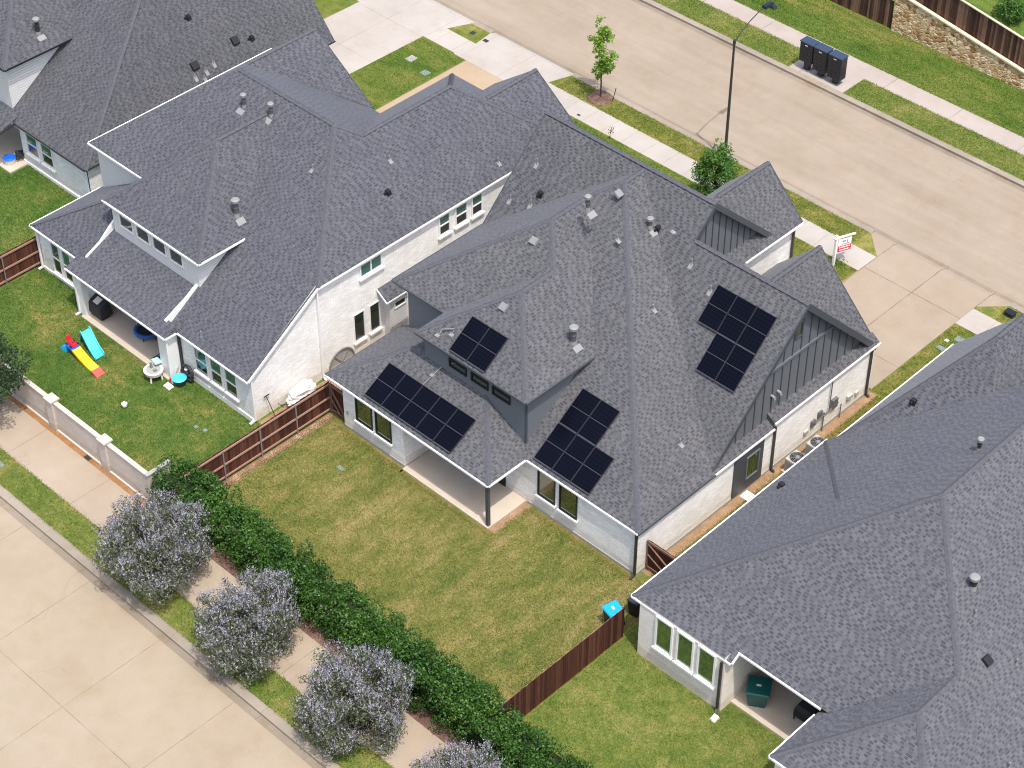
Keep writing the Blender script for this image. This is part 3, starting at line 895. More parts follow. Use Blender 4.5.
    rake(H, at(T, -6.7, 11.28), at(T, -6.7, 12.65), 'slate_d', .22); rake(H, at(Tu, -6.7, 12.65), at(Tu, -6.7, 17.25), 'slate_d', .28, .08)
    rake(H, N, at(T, -17.5, 12.65), 'slate_d', .2)
    rake(H, at(A_r, -8.8, 19.35), at(A_r, -6.4, 19.35), 'slate_d'); rake(H, at(B_r, -4.28, 17.95), at(B_r, -.8, 17.95), 'slate_d')
    obj('skirt_end', MB().face([at(SK, .1, 9.42), at(SK, -.42, 9.42), (-.42, 9.42, 2.8), (.1, 9.42, 2.8)]), 'slate_d', H)
    # post and downspouts
    obj('post', MB().box(-6.93, -6.77, -2.37, -2.21, .1, 2.75), 'slate_d', H)
    downspout(H, 0.0, 0.02, 0, 2.75, 'dark', (.0, -.28)); downspout(H, .08, 9.55, 0, 2.8, 'dark', (.2, 0)); downspout(H, .08, 16.9, 0, 3.0, 'dark', (.2, 0))
    downspout(H, -6.55, 18.9, 0, 5.8, 'dark', (.2, 0))
    # openings
    for a, b in ((-15.64, -14.5), (-14.28, -13.2)):
        window(H, '-y', -2.25, a, b, 1.0, 2.5, 'black', 'glass_lit', fw=.06)
    for a, b in ((-6.0, -4.92), (-4.65, -3.56)):
        window(H, '-y', .1, a, b, 1.0, 2.66, 'black', 'glass_lit', fw=.06)
    for a, b in ((-12.05, -10.92), (-10.62, -9.52), (-9.27, -8.13)):
        window(H, '-y', .5, a, b, 4.86, 5.36, 'black', 'glass', sill=False, fw=.07)
    window(H, '+x', -.38, 10.9, 11.45, 6.95, 7.85, 'slate_d', 'glass_lit', sill=False, fw=.07)
    pnl = MB().box(0, .09, 6.7, 8.78, .2, 2.72)
    obj('window_panel', pnl, 'slate_d', H)
    window(H, '+x', .09, 7.5, 8.45, .8, 2.24, 'slate', 'glass_lit', sill=False, fw=.08)
    d = obj('door', MB().box(-9.0, -8.05, .03, .10, .1, 2.3), 'black', H)
    obj('pane', MB().box(-8.88, -8.17, .015, .035, .4, 2.15), 'glass', d)
    for q in ((0.001, .03, .1, 17.2, 0, .16), (-16.55, -12.4, -2.28, -2.251, 0, .16), (-6.6, 0, .06, .099, 0, .16)):
        obj('foundation', MB().box(*q), 'lid_g', H)
    # patio slab
    obj('patio_slab', MB().box(-12.35, -6.72, -2.45, .1, -.05, .1), 'slab', H, bevel=.015)
    obj('wall_outlet', MB().box(-12.4, -12.36, -.62, -.42, 1.2, 1.4), 'dark', H)
    obj('wall_outlet', MB().box(-16.35, -16.2, -2.29, -2.25, .95, 1.1), 'lid_g', H)
    # utilities on the side wall
    mt = MB().box(0, .16, 14.0, 14.4, 1.0, 1.55).box(0, .1, 13.0, 13.3, 1.0, 1.4).box(0, .12, 12.5, 12.8, .8, 1.15)
    mt.tube([(.1, 13.8, 3.0), (.1, 13.8, 1.1)], .03); mt.tube([(.1, 13.4, 1.2), (.1, 13.4, .0)], .035); mt.tube([(.12, 12.6, 1.0), (.12, 14.5, 1.15)], .03)
    mt.tube([(.12, 14.75, .9), (.12, 14.75, 0)], .03)
    obj('utility_meter', mt, 'metergrey', H)
    for q in ((0, .14, 15.3, 15.7, .75, .95), (0, .1, 16.0, 16.25, .55, .75), (0, .09, 12.0, 12.3, .6, .8)):
        obj('utility_box', MB().box(*q), 'acgrey', H)
    for yy in (9.58, 10.03):
        obj('wall_vent', MB().tube([(-.38, yy, 4.45), (-.2, yy, 4.43), (-.16, yy, 4.32)], .07), 'galv', H)
    # things fixed to the roof
    for x, y, h in ((-10.9, 8.45, .62), (-9.0, 10.72, .4), (-7.95, 11.2, .62)):
        pl = S
        flue(rf, at(pl, x, y), h, pl=pl)
    flue(rf, at(X1, -7.75, 4.2), .8, .13, pl=X1)
    pony(rf, at(S, -8.75, 11.0))
    for pl, x, y in ((T, -16.45, 10.93), (T, -15.6, 9.6), (T, -18.0 + 1.2, 9.4), (S, -9.3, 8.75), (T, -6.25, 10.55), (T, -4.7, 10.1), (S, -2.08, 7.57), (S, -1.6, 4.67), (S, -6.3, 8.0)):
        pipe(rf, at(pl, x, y), .28, pl)
    pony(rf, at(T, -15.4, 10.05))
    for pl, x, y in ((S, -10.75, 10.4), (Rp, -12.25, 6.3), (D, -10.75, 2.75)):
        boxvent(rf, pl, x, y)
    q = at(P, -12.66, -.06)
    obj('conduit', MB().beam((q[0] + .1, q[1] + .55, q[2] + .36), (q[0] - .1, q[1] - .55, q[2] - .24), .035, .035).box(q[0] - .1, q[0] + .1, q[1] - .1, q[1] + .1, q[2], q[2] + .13), 'lead', rf)
    q = at(D, -12.8, .5); q2 = at(D, -12.2, .8)
    obj('conduit', MB().tube([q, (q[0] + .1, q[1] + .25, q[2] + .35), (q2[0], q2[1] + .2, q2[2] + .3), q2], .03).box(q[0] - .12, q[0] + .1, q[1] - .1, q[1] + .1, q[2] - .05, q[2] + .08).box(q2[0] - .1, q2[0] + .12, q2[1] - .1, q2[1] + .1, q2[2] - .05, q2[2] + .08), 'lead', rf)
    # solar arrays
    panels(H, P, -14.96, -2.22, 5, 1.145, 1.67)
    panels(H, R, -6.33, .20, 3, 1.135, 1.61); panels(H, R, -6.33, 1.84, 2, 1.135, 1.57)
    panels(H, D, -11.80, .32, 2, 1.14, 1.53)
    panels(H, T, -4.44, 9.04, 3, 1.14, 1.35); panels(H, T, -3.28, 7.67, 2, 1.13, 1.35)
    return H
solar_house()

# ------------------------------------------------------------------ white house to the left
def white_house():
    H = thing('house', 'white brick house with toys on its lawn, clerestory dormer and white trim', 'house', (-28, 5, 0), 'shingle roofed houses')
    R1 = PY(.645, -5.37, 2.8); S1 = PX(-.75, -19.7, 5.8); U1 = PY(.61, -1.0, 5.85); UL = PX(.775, -37.1, 5.85)
    D1 = PY(.70, -3.52, 5.85); X = PX(-.88, -25.12, 5.85); DL = PX(.84, -32.62, 5.85); N1 = PY(-.645, 5.33, 9.70)
    RL = PY(.82, -5.22, 2.8); RLL = PX(.6, -37.15, 2.8); P1 = PY(.44, -6.1, 2.8)
    SL = PX(.75, -28.3, 5.8); SF = PY(-.75, 16.7, 5.8)
    FG = PX(-.70, -33.28, 8.81); G2r = PX(-.75, -22.9, 8.1); G2l = PX(.75, -22.9, 8.1)
    ap = ix(D1, DL, X); E1 = ix(DL, X, U1); XU = ix(X, U1, N1); P0 = ix(U1, N1, UL); XR = ix(X, R1, N1)
    Q = ix(R1, S1, N1); V1 = ix(S1, SL, N1); V2 = ix(S1, SL, SF)
    fgr = (-33.28, 6.71, 8.81)
    F = [
        [at(D1, -32.62, -3.52), at(D1, -25.12, -3.52), ap],
        [at(DL, -32.62, -3.52), ap, E1, at(DL, -32.62, -1.0)],
        [at(X, -25.12, -3.52), at(X, -25.12, -.64), XR, XU, E1, ap],
        [at(U1, -37.1, -1.0), at(U1, -32.62, -1.0), E1, XU, P0],
        [at(UL, -37.1, -1.0), P0, fgr, (-33.28, 11.5, 8.81), at(UL, -37.1, 11.5)],
        [fgr, (-33.28, 11.5, 8.81), at(FG, -29.0, 11.5), at(FG, -29.0, 11.38)],
        [P0, XU, XR, Q, V1, at(N1, -28.3, 11.38), at(N1, -29.0, 11.38), fgr],
        [at(R1, -25.0, -5.37), at(R1, -19.7, -5.37), at(R1, -19.7, -.72), Q, XR, at(R1, -25.45, -.3), at(R1, -25.5, -2.7), at(R1, -25.75, -2.7), at(R1, -25.75, -5.37)],
        [at(RL, -37.15, -5.22), at(RL, -32.4, -5.22), at(RL, -32.4, -3.1), at(RL, -32.15, -3.1), at(RL, -32.15, -1.56)],
        [at(RLL, -37.15, -5.22), at(RLL, -32.2, -1.60), at(RLL, -32.2, -.5), at(RLL, -37.15, -.5)],
        [at(P1, -32.95, -6.1), at(P1, -25.0, -6.1), at(P1, -25.0, -5.37), at(P1, -25.75, -5.3), at(P1, -25.75, -2.9), at(P1, -32.4, -2.9), at(P1, -32.4, -5.2), at(P1, -32.95, -5.22)],
        [at(P1, -25.0, -6.1), at(P1, -25.0, -5.37), at(R1, -25.0, -5.37), at(P1, -25.0, -6.1)][:3],
        [at(S1, -19.7, -.72), at(S1, -19.7, 16.7), V2, V1, Q],
        [at(SF, -19.7, 16.7), at(SF, -28.3, 16.7), V2],
        [at(SL, -28.3, 16.7), at(SL, -28.3, 11.38), V1, V2],
        [at(G2r, -22.9, 12.5), at(G2r, -22.9, 17.6), at(G2r, -19.85, 17.6), at(G2r, -19.85, 12.5)],
        [at(G2l, -22.9, 12.5), at(G2l, -22.9, 17.6), at(G2l, -25.95, 17.6), at(G2l, -25.95, 12.5)],
    ]
    rf = roof(H, F, 'shingle')
    caps(rf, [(at(D1, -25.12, -3.52), ap), (ap, E1), (E1, XU), (at(D1, -32.62, -3.52), ap), (P0, Q), (at(R1, -19.7, -.72), Q), (Q, V1), (V1, V2),
              (at(SF, -28.3, 16.7), V2), (at(SF, -19.7, 16.7), V2), (fgr, (-33.28, 11.5, 8.81)), (at(RL, -37.15, -5.22), at(RL, -32.2, -1.6)),
              (at(G2r, -22.9, 13.9), at(G2r, -22.9, 17.6))])
    W = [quadY(-5.15, -25.2, -19.85, 0, 2.93), [(-19.85, -5.15, 0), (-19.85, 16.5, 0), (-19.85, 16.5, 5.85), (-19.85, -.75, 5.85), (-19.85, -5.15, 2.9)],
         quadY(-5.0, -36.9, -32.3, 0, 2.95), quadX(-36.9, -5.0, 11.3, 0, 2.9), quadX(-36.85, -.7, 11.3, 2.7, 5.9), quadX(-32.3, -5.0, -3, 0, 2.85),
         quadX(-25.2, -5.15, -2.9, 0, 2.9), quadY(-2.9, -32.3, -25.2, 0, 3.2), quadY(16.4, -28.2, -19.85, 0, 5.85),
         quadX(-28.1, 11.3, 16.4, 0, 5.85), quadY(11.3, -36.9, -28.1, 0, 5.85), [(-36.9, 11.32, 5.8), (-29.2, 11.32, 5.8), (-33.28, 11.32, 8.7)],
         [(-25.8, 17.4, 0), (-20, 17.4, 0), (-20, 17.4, 5.9), (-22.9, 17.4, 8.0), (-25.8, 17.4, 5.9)], quadX(-20.0, 16.4, 17.4, 0, 5.9)]
    wall(H, W, 'brick')
    wall(H, [quadY(-.7, -36.85, -32.3, 3.0, 5.9)], 'lapw', 'siding')
    wall(H, [quadY(-3.34, -32.2, -25.5, 3.4, 5.9), quadX(-32.2, -3.34, -.7, 3.0, 6.0), quadX(-25.5, -3.34, -.4, 3.4, 6.0)], 'lapw', 'dormer_siding')
    # eaves
    for p, q in ((at(R1, -25.0, -5.37), at(R1, -19.7, -5.37)), (at(P1, -32.95, -6.1), at(P1, -25.0, -6.1)), (at(P1, -25.0, -6.1), (-25.0, -5.37, 2.8)),
                 (at(RL, -37.15, -5.22), at(RL, -32.95, -5.22)), (at(RLL, -37.15, -.5), at(RLL, -37.15, -5.22)),
                 (at(S1, -19.7, -.72), at(S1, -19.7, 16.7)), (at(D1, -32.62, -3.52), at(D1, -25.12, -3.52)), (at(X, -25.12, -3.52), at(X, -25.12, -.64)),
                 (at(U1, -37.1, -1.0), at(U1, -32.62, -1.0)), (at(UL, -37.1, 11.5), at(UL, -37.1, -1.0))):
        gutter(H, p, q, 'white')
    rake(H, at(R1, -19.7, -5.37), at(R1, -19.7, -.72)); rake(H, at(FG, -33.28, 11.5), at(FG, -29, 11.5), 'slate_d'); rake(H, at(G2r, -22.9, 17.6), at(G2r, -19.85, 17.6), 'slate_d')
    def trim_run(x, ys, other, hw):
        """white board capping the small step between two roof levels"""
        mb = MB()
        for ya, yb in zip(ys[:-1], ys[1:]):
            za = max(at(P1, x, ya)[2], at(other, x, ya)[2]); zb = max(at(P1, x, yb)[2], at(other, x, yb)[2])
            la = min(at(P1, x, ya)[2], at(other, x, ya)[2]) - .03; lb = min(at(P1, x, yb)[2], at(other, x, yb)[2]) - .03
            mb.hexa([(x - hw, ya, la), (x + hw, ya, la), (x + hw, yb, lb), (x - hw, yb, lb), (x - hw, ya, za + .05), (x + hw, ya, za + .05), (x + hw, yb, zb + .07), (x - hw, yb, zb + .07)])
        return obj('parapet_trim', mb, 'white', H)
    trim_run(-25.72, (-5.45, -4.2, -2.75), R1, .085)
    trim_run(-32.4, (-5.15, -4.3, -3.15), RL, .06)
    # openings
    for a, b in ((-24.0, -23.1), (-22.8, -22.0), (-21.7, -20.88)):
        window(H, '-y', -5.15, a - .04, b + .04, .85, 2.42, 'white', ('glass_g', 'glass_lo'), [('h', .5)], fw=.06)
    for a, b in ((-35.85, -35.05), (-34.9, -34.1), (-33.95, -33.2)):
        window(H, '-y', -5.0, a, b, .35, 2.4, 'white', ('glass_g', 'glass_lo'), [('h', .5)])
    for a, b in ((-31.6, -30.5), (-30.25, -29.2), (-28.95, -27.9), (-27.65, -26.6)):
        window(H, '-y', -3.34, a, b, 4.68, 5.52, 'white', 'glass', sill=False, fw=.06)
    window(H, '+x', -19.85, 2.05, 3.55, 4.7, 5.56, 'white', ('glass_g', 'glass_g'), [('v', .5)])
    for a, b in ((7.38, 8.2), (8.52, 9.42), (9.68, 10.5)):
        window(H, '+x', -19.85, a, b, 4.3, 5.56, 'white', ('glass_g', 'glass_lo'), [('h', .5)])
    for a, b in ((1.46, 2.2), (2.52, 3.22)):
        window(H, '+x', -19.85, a, b, 1.0, 2.74, 'white', 'glass', fw=.05)
    # half round louvre window low on the side wall
    ar = MB(); gl = MB()
    cy, r = .55, .8
    pts = [(-19.80, cy + r * math.cos(t), .35 + r * math.sin(t)) for t in [math.pi * k / 14 for k in range(15)]]
    gl.face([(p[0] - .03, p[1], p[2]) for p in pts])
    for k in range(14):
        ar.beam(pts[k], pts[k + 1], .07, .07, up=(1, 0, 0))
    for k in (4, 10):
        ar.beam((-19.80, cy, .35), pts[k], .04, .04, up=(1, 0, 0))
    wn = obj('window', ar, 'boxgrey', H); wn['label'] = 'half round window low on the brick wall'
    obj('pane', gl, 'lid_g', wn)
    # little box bay under its own shed roof
    wall(H, [quadX(-19.4, 3.5, 4.65, 0, 3.0), quadY(3.5, -19.85, -19.4, 0, 3.2), quadY(4.65, -19.85, -19.4, 0, 3.2)], 'lapw', 'bay_siding')
    obj('corner_board', MB().box(-19.45, -19.36, 4.6, 4.69, 0, 2.9), 'white', H)
    bay = obj('bay_roof', MB().face([(-19.15, 3.1, 2.97), (-19.15, 4.66, 2.97), (-19.85, 4.66, 3.46), (-19.85, 3.1, 3.46)]), 'shingle', H)
    obj('bay_fascia', MB().beam((-19.15, 3.1, 2.93), (-19.15, 4.66, 2.93), .05, .08).beam((-19.85, 3.1, 3.42), (-19.15, 3.1, 2.93), .05, .08), 'white', bay)
    window(H, '+x', -19.4, 3.78, 4.58, 2.05, 2.5, 'white', 'glass', sill=False, fw=.06)
    for a, b, mt in (((-19.80, -5.05), 2.7, 'white'), ):
        downspout(H, a[0], a[1] - .05, 0, 2.75, 'white', (-.05, -.3))
    downspout(H, -19.78, -.72, 0, 5.7, 'white', (.2, 0)); downspout(H, -32.42, -6.02, 0, 2.7, 'white', (-.1, -.2)); downspout(H, -25.1, -5.98, 0, 2.7, 'white', (.3, -.15))
    downspout(H, -25.1, -5.22, 0, 2.7, 'dark', (.1, -.2)); downspout(H, -36.85, -5.1, 0, 2.7, 'white', (-.1, -.2))
    obj('post', MB().box(-32.35, -31.98, -5.98, -5.62, 0, 2.78), 'white', H); obj('post', MB().box(-25.85, -25.15, -5.95, -5.3, 0, 2.75), 'white', H)
    obj('patio_slab', MB().box(-32.2, -25.2, -6.12, -2.9, -.05, .1), 'slab', H, bevel=.015)
    for q in ((-25.2, -19.85, -5.22, -5.151, 0, .28), (-36.9, -32.75, -5.06, -5.001, 0, .2)):
        obj('foundation', MB().box(*q), 'white', H)
    d = obj('door', MB().box(-31.4, -30.4, -2.98, -2.91, .1, 2.3), 'black', H)
    obj('pane', MB().box(-31.25, -30.55, -3.0, -2.985, .3, 2.2), 'glass', d)
    flue(rf, at(U1, -30.2, 4.0), .6, pl=U1); flue(rf, at(R1, -28.45, 4.3), .6, pl=R1); flue(rf, at(X, -26.0, -.3), .8, .13, pl=X)
    for pl, x, y in ((R1, -24.27, 3.28), (S1, -22.6, 6.8), (S1, -20.3, 12.1)):
        pipe(rf, at(pl, x, y), .28, pl)
    pony(rf, at(S1, -21.49, 5.61)); pipe(rf, at(R1, -23.6, -4.95), .35)
    return H
white_house()

# ------------------------------------------------------------------ house in the upper left corner
def corner_house():
    H = thing('house', 'grey roofed white house at the top left corner of the photo, black gutters', 'house', (-46, 8, 0), 'shingle roofed houses')
    R0 = PY(.67, -.3, 2.8); S0 = PX(-1.2, -38.98, 2.8); B0 = PY(-.67, 17.6, 2.8)
    D0 = PY(.67, -.1, 5.95); DS = PX(-.67, -45.7, 5.95)
    zr = 10.6
    K = (-38.98 - (zr - 2.8) / 1.2, -.3 + (zr - 2.8) / .67, zr)
    ap = (-45.7 - 4.6, -.1 + 4.6, 5.95 + .67 * 4.6)
    F = [[at(R0, -62, -.3), at(R0, -38.98, -.3), K, (-62, K[1], zr)],
         [at(S0, -38.98, -.3), at(S0, -38.98, 17.6), (K[0], 17.6, zr), K],
         [(K[0], 17.6, zr), K, (-62, K[1], zr), (-62, 17.6, zr)],
         [at(D0, -60, -.1), at(D0, -45.7, -.1), ap, (-60, ap[1], ap[2])],
         [at(DS, -45.7, -.1), at(DS, -45.7, 4.45), (ap[0], 4.45 + 4.6, ap[2]), ap],
         [(-45.4, -1.5, 2.55), (-45.4, .1, 3.05), (-62, .1, 3.05), (-62, -1.5, 2.55)]]
    rf = roof(H, F, 'shingle3')
    caps(rf, [(at(R0, -38.98, -.3), K), (at(DS, -45.7, -.1), ap), (K, (K[0], 17.6, zr))])
    wall(H, [quadY(0, -45.5, -39.2, 0, 2.95), quadX(-39.2, 0, 17.3, 0, 2.9), quadY(17.3, -60, -39.2, 0, 2.9), quadY(1.5, -60, -45.5, 0, 3.6), quadX(-45.5, 0, 1.5, 0, 2.9)], 'brick')
    wall(H, [quadX(-46.1, .2, 4.6, 3.0, 5.95), quadY(.2, -60, -46.1, 3.0, 5.95)], 'lapw', 'dormer_siding')
    gutter(H, at(R0, -45.4, -.3), at(R0, -38.98, -.3), 'dark'); gutter(H, at(S0, -38.98, -.3), at(S0, -38.98, 17.6), 'dark'); gutter(H, (-45.4, -1.5, 2.55), (-45.4, -.3, 2.75), 'dark')
    gutter(H, at(D0, -60, -.1), at(D0, -45.7, -.1), 'black'); gutter(H, at(DS, -45.7, -.1), at(DS, -45.7, 4.45), 'black')
    for a, b in ((-44.92, -43.8), (-43.55, -42.45)):
        window(H, '-y', 0, a, b, .9, 2.35, 'white', ('glass_g', 'glass_lo'), [('h', .5)])
    window(H, '-y', 1.5, -47.6, -46.6, .9, 2.3, 'white', 'glass')
    downspout(H, -39.3, .05, 0, 2.7, 'dark', (.2, 0))
    obj('foundation', MB().box(-45.5, -39.2, -.1, -.001, 0, .2), 'white', H)
    obj('patio_slab', MB().box(-58, -45.1, -1.3, 1.5, -.05, .1), 'slab', H)
    flue(rf, at(DS, -46.6, 2.9), .8, .12, True, DS)
    for x, y in ((-40.45, 8.6), (-40.6, 11.65)):
        boxvent(rf, S0, x, y, .5, .16, 'black')
    for x, y in ((-40.12, 9.1), (-40.25, 9.75), (-40.1, 8.3), (-39.9, 8.8)):
        pipe(rf, at(S0, x, y), .16, S0)
    pony(rf, at(S0, -42.04, 9.7)); pony(rf, at(S0, -40.4, 12.7))
    return H
corner_house()

# ------------------------------------------------------------------ house at the right
CAM = (40.15, -49.10, 67.5)
def right_house():
    H = thing('house', 'house at the right edge with three white windows and a cream brick wall', 'house', (10, 6, 0), 'shingle roofed houses')
    k = (67.5 - 3.2) / (67.5 - 2.8)
    sc = lambda p: (CAM[0] + (p[0] - CAM[0]) * k, CAM[1] + (p[1] - CAM[1]) * k, CAM[2] + (p[2] - CAM[2]) * k)
    R = PY(.667, -2.88, 2.8); L = PX(.667, 2.3, 2.8); S = PX(-.69, 11.05, 8.64); WL = PX(.667, 11.84, 2.8); WR = PY(.667, -5.48, 2.8)
    Fp = PY(.9, 10.57, 2.8); FX = PX(1.27, 2.55, 2.8); FXr = PX(-1.27, 6.65, 8.007); N = PY(-.9, 14.6, 6.427)
    K = ix(R, L, S); wa = ix(WL, WR, S); wb = ix(R, WL, S)
    lf = (11.05, 10.57 + .667 * (11.05 - 2.3) / .9, 2.8 + .667 * 8.75)
    F = [[at(L, 2.3, -2.88), K, lf, at(L, 2.3, 10.57)],
         [at(R, 2.3, -2.88), at(R, 7.72, -2.88), at(R, 7.72, -2.4), at(R, 12.3, -2.4), wb, K],
         [at(WL, 11.84, -5.48), wa, wb, at(WL, 12.3, -2.4), at(WL, 11.84, -2.4)],
         [at(WR, 11.84, -5.48), at(WR, 19.5, -5.48), wa],
         [K, (11.05, 17, 8.64), at(S, 19.5, 17), at(S, 19.5, -5.48), wa, wb],
         [at(Fp, 2.55, 10.57), at(Fp, 19.5, 10.57), at(Fp, 19.5, 14.6), at(Fp, 7.894, 14.6), ix(Fp, FX, FXr)],
         [at(N, 7.9, 14.6), at(N, 19.5, 14.6), at(N, 19.5, 18.6), at(N, 7.9, 18.6)],
         [at(FX, 2.55, 10.57), ix(Fp, FX, FXr), at(FX, 6.65, 18.5), at(FX, 2.55, 20.14)],
         [ix(Fp, FX, FXr), at(FXr, 6.65, 18.5), at(FXr, 10.75, 20.14), at(FXr, 10.75, 14.6), at(FXr, 7.894, 14.6)],
         [at(FX, 2.55, 20.14), at(FX, 6.65, 18.5), at(FXr, 10.75, 20.14)]]
    F = [[sc(p) for p in f] for f in F]
    rf = roof(H, F, 'shingle4')
    A = lambda pl, x, y: sc(at(pl, x, y))
    caps(rf, [(A(R, 2.3, -2.88), sc(K)), (sc(K), sc((11.05, 17, 8.64))), (sc(K), sc(wb)), (sc(wb), sc(wa)), (A(WR, 11.84, -5.48), sc(wa)), (A(S, 19.5, -5.48), sc(wa)),
              (A(Fp, 2.55, 10.57), sc(ix(Fp, FX, FXr))), (sc(ix(Fp, FX, FXr)), A(FX, 6.65, 18.5)), (A(Fp, 7.9, 14.6), A(Fp, 19.5, 14.6)),
              (A(L, 2.32, 10.45), A(L, 6.55, 5.4))])
    wall(H, [quadY(-3.22, 3.05, 7.66, 0, 3.3), quadX(3.05, -3.22, 17, 0, 3.2), quadX(7.66, -3.22, .3, 0, 3.4), quadY(.3, 7.66, 12.2, 0, 3.6),
             quadX(12.2, -5.6, .3, 0, 3.3), quadY(-5.6, 12.2, 19.2, 0, 3.2), quadX(19.2, -5.6, 19.5, 0, 3.2), quadY(19.6, 2.7, 19.2, 0, 3.2),
             quadX(2.8, 10.3, 19.6, 0, 3.1)], 'brick_c')
    gutter(H, A(R, 2.3, -2.88), A(R, 7.72, -2.88), 'white'); gutter(H, A(R, 7.72, -2.88), A(R, 7.72, -2.4), 'white'); gutter(H, A(R, 7.72, -2.4), A(R, 11.95, -2.4), 'white')
    gutter(H, A(L, 2.3, 10.57), A(L, 2.3, -2.88), 'white', .03, .05, .07, .1); gutter(H, A(WL, 11.84, -2.6), A(WL, 11.84, -5.48), 'white', .03, .05, .07, .1); gutter(H, A(WR, 11.84, -5.48), A(WR, 19.5, -5.48), 'white')
    gutter(H, A(FX, 2.55, 20.14), A(FX, 2.55, 10.57), 'white', .03, .05, .07, .1)
    for a, b in ((4.04, 4.84), (5.2, 5.99), (6.34, 7.15)):
        window(H, '-y', -3.22, a - .08, b + .08, 1.22, 3.12, 'white', 'glass_grn', fw=.09)
    downspout(H, 7.55, -3.3, 0, 3.1, 'dark', (.1, -.25))
    obj('patio_slab', MB().box(7.66, 12.2, -2.55, .3, -.05, .1), 'slab', H, bevel=.015)
    d = obj('door', MB().box(8.0, 9.0, .2, .28, .1, 2.3), 'black', H)
    obj('pane', MB().box(8.12, 8.88, .18, .195, .3, 2.15), 'glass', d)
    flue(rf, A(S, 14.0, 4.2), .5, .13, True)
    pipe(rf, A(S, 14.72, 3.44), .3); pipe(rf, A(S, 16.8, 3.65), .3); pipe(rf, A(S, 19.0, .3), .3)
    n = Vector((.69, 0, 1)).normalized()
    q = A(S, 16.06, 2.56)
    Sp = PX(-.69, q[0], q[2]); boxvent(rf, Sp, q[0], q[1], .42, .14, 'black')
    q = A(L, 10.35, 9.5); flue(rf, q, .5, .09, True)
    pony(rf, A(L, 2.95, 6.32)); pony(rf, A(Fp, 4.9, 13.1))
    return H
right_house()

# ------------------------------------------------------------------ fences and walls
def plank_run(mb, p0, p1, h, side, wd=0.14, th=0.022, jit=0.02, zf=None):
    p0, p1 = Vector((*p0, 0)), Vector((*p1, 0))
    d = p1 - p0; L = d.length; d.normalize()
    s = d.cross(Vector((0, 0, 1))) * side
    n = int(L / wd)
    for i in range(n):
        a = p0 + d * (i * L / n + .004); b = p0 + d * ((i + 1) * L / n - .004)
        z0 = zf(a.x) if zf else 0.0
        hh = z0 + h + random.uniform(-jit, jit)
        o = s * random.uniform(0, .008)
        a0, b0 = a + o, b + o
        a1, b1 = a0 + s * th, b0 + s * th
        Z = lambda v, z: (v.x, v.y, z)
        r = random.random()
        mb.hexa([Z(a0, z0 + .03), Z(b0, z0 + .03), Z(b1, z0 + .03), Z(a1, z0 + .03), Z(a0, hh), Z(b0, hh), Z(b1, hh), Z(a1, hh)], 0, (r, 0.0, 1.0))

def plank_fence(label, p0, p1, h, side, mat, rails=True, posts=True, postmat='galv', railmat='rail', cap=None, zf=None, group=None, step=2.4):
    """board fence; boards on one side of the line, rails and posts on the other"""
    F = thing('fence', label, 'fence', (p0[0], p0[1], 0), group)
    mb = MB(); plank_run(mb, p0, p1, h, side, zf=zf)
    obj('boards', mb, mat, F)
    a, b = Vector((*p0, 0)), Vector((*p1, 0))
    d = (b - a); L = d.length; d.normalize()
    s = d.cross(Vector((0, 0, 1))) * side
    zz = lambda v: zf(v.x) if zf else 0
    if rails:
        for z in (.22, .95, h - .12):
            p, q = a - s * .03, b - s * .03
            obj('rail', MB().beam((p.x, p.y, z + zz(p)), (q.x, q.y, z + zz(q)), .05, .09), railmat, F)
    if posts:
        n = max(1, round(L / step))
        for i in range(n + 1):
            p = a + d * (L * i / n) - s * .09
            obj('post', MB().tube([(p.x, p.y, zz(p)), (p.x, p.y, zz(p) + h - .02)], .035, 8), postmat, F)
    if cap:
        obj('cap_rail', MB().beam((a.x, a.y, h + .03 + zz(a)), (b.x, b.y, h + .03 + zz(b)), .16, .05), cap, F)
    return F

plank_fence('brown board fence with pale rails between the green lawn and the dry lawn', (-17.8, -10.9), (-17.8, -2.0), 1.9, -1, 'fence_r', step=2.2)
plank_fence('dark brown board fence between the dry lawn and the cream brick house', (1.98, -10.3), (1.98, -2.95), 1.86, 1, 'fence_d')
plank_fence('brown fence with rails at the left edge beyond the white house', (-37.2, -11.8), (-37.2, -4.9), 1.9, -1, 'fence_r', step=2.4)
plank_fence('brown board fence at street level, left of the stone retaining wall', (-46, 45.0), (-19.1, 45.0), 1.95, 1, 'fence_o', rails=False, posts=False, cap='railw')
plank_fence('tall brown fence standing on top of the stone retaining wall', (-18.9, 45.2), (-4.0, 45.2), 1.8, 1, 'fence_o', rails=False, posts=False, cap='railw', zf=wz)

def gate(label, p0, p1, h, mat, brace=True):
    F = thing('gate', label, 'gate', (p0[0], p0[1], 0))
    mb = MB(); plank_run(mb, p0, p1, h, -1)
    obj('boards', mb, mat, F)
    y = p0[1] - .04
    fr = MB().box(p0[0], p0[0] + .07, y - .04, y, .02, h + .03).box(p1[0] - .07, p1[0], y - .04, y, .02, h + .03).box(p0[0], p1[0], y - .05, y, h - .1, h + .02)
    fr.box(p0[0], p1[0], y - .04, y, .2, .29)
    if brace:
        fr.beam((p0[0] + .05, y - .03, h - .15), (p1[0] - .05, y - .03, .3), .03, .08, up=(0, 1, 0))
        fr.beam((p0[0] + .05, y - .03, h * .55), (p0[0] + (p1[0] - p0[0]) * .6, y - .03, .3), .03, .06, up=(0, 1, 0))
    obj('gate_frame', fr, 'gatewood', F)
    return F
gate('dark weathered board gate closing the gap left of the patio house', (-17.75, -2.02), (-16.62, -2.02), 1.85, 'fence_d')
gate('brown gate with diagonal braces beside the white corner wall', (.06, .78), (2.6, .78), 1.85, 'fence_d')

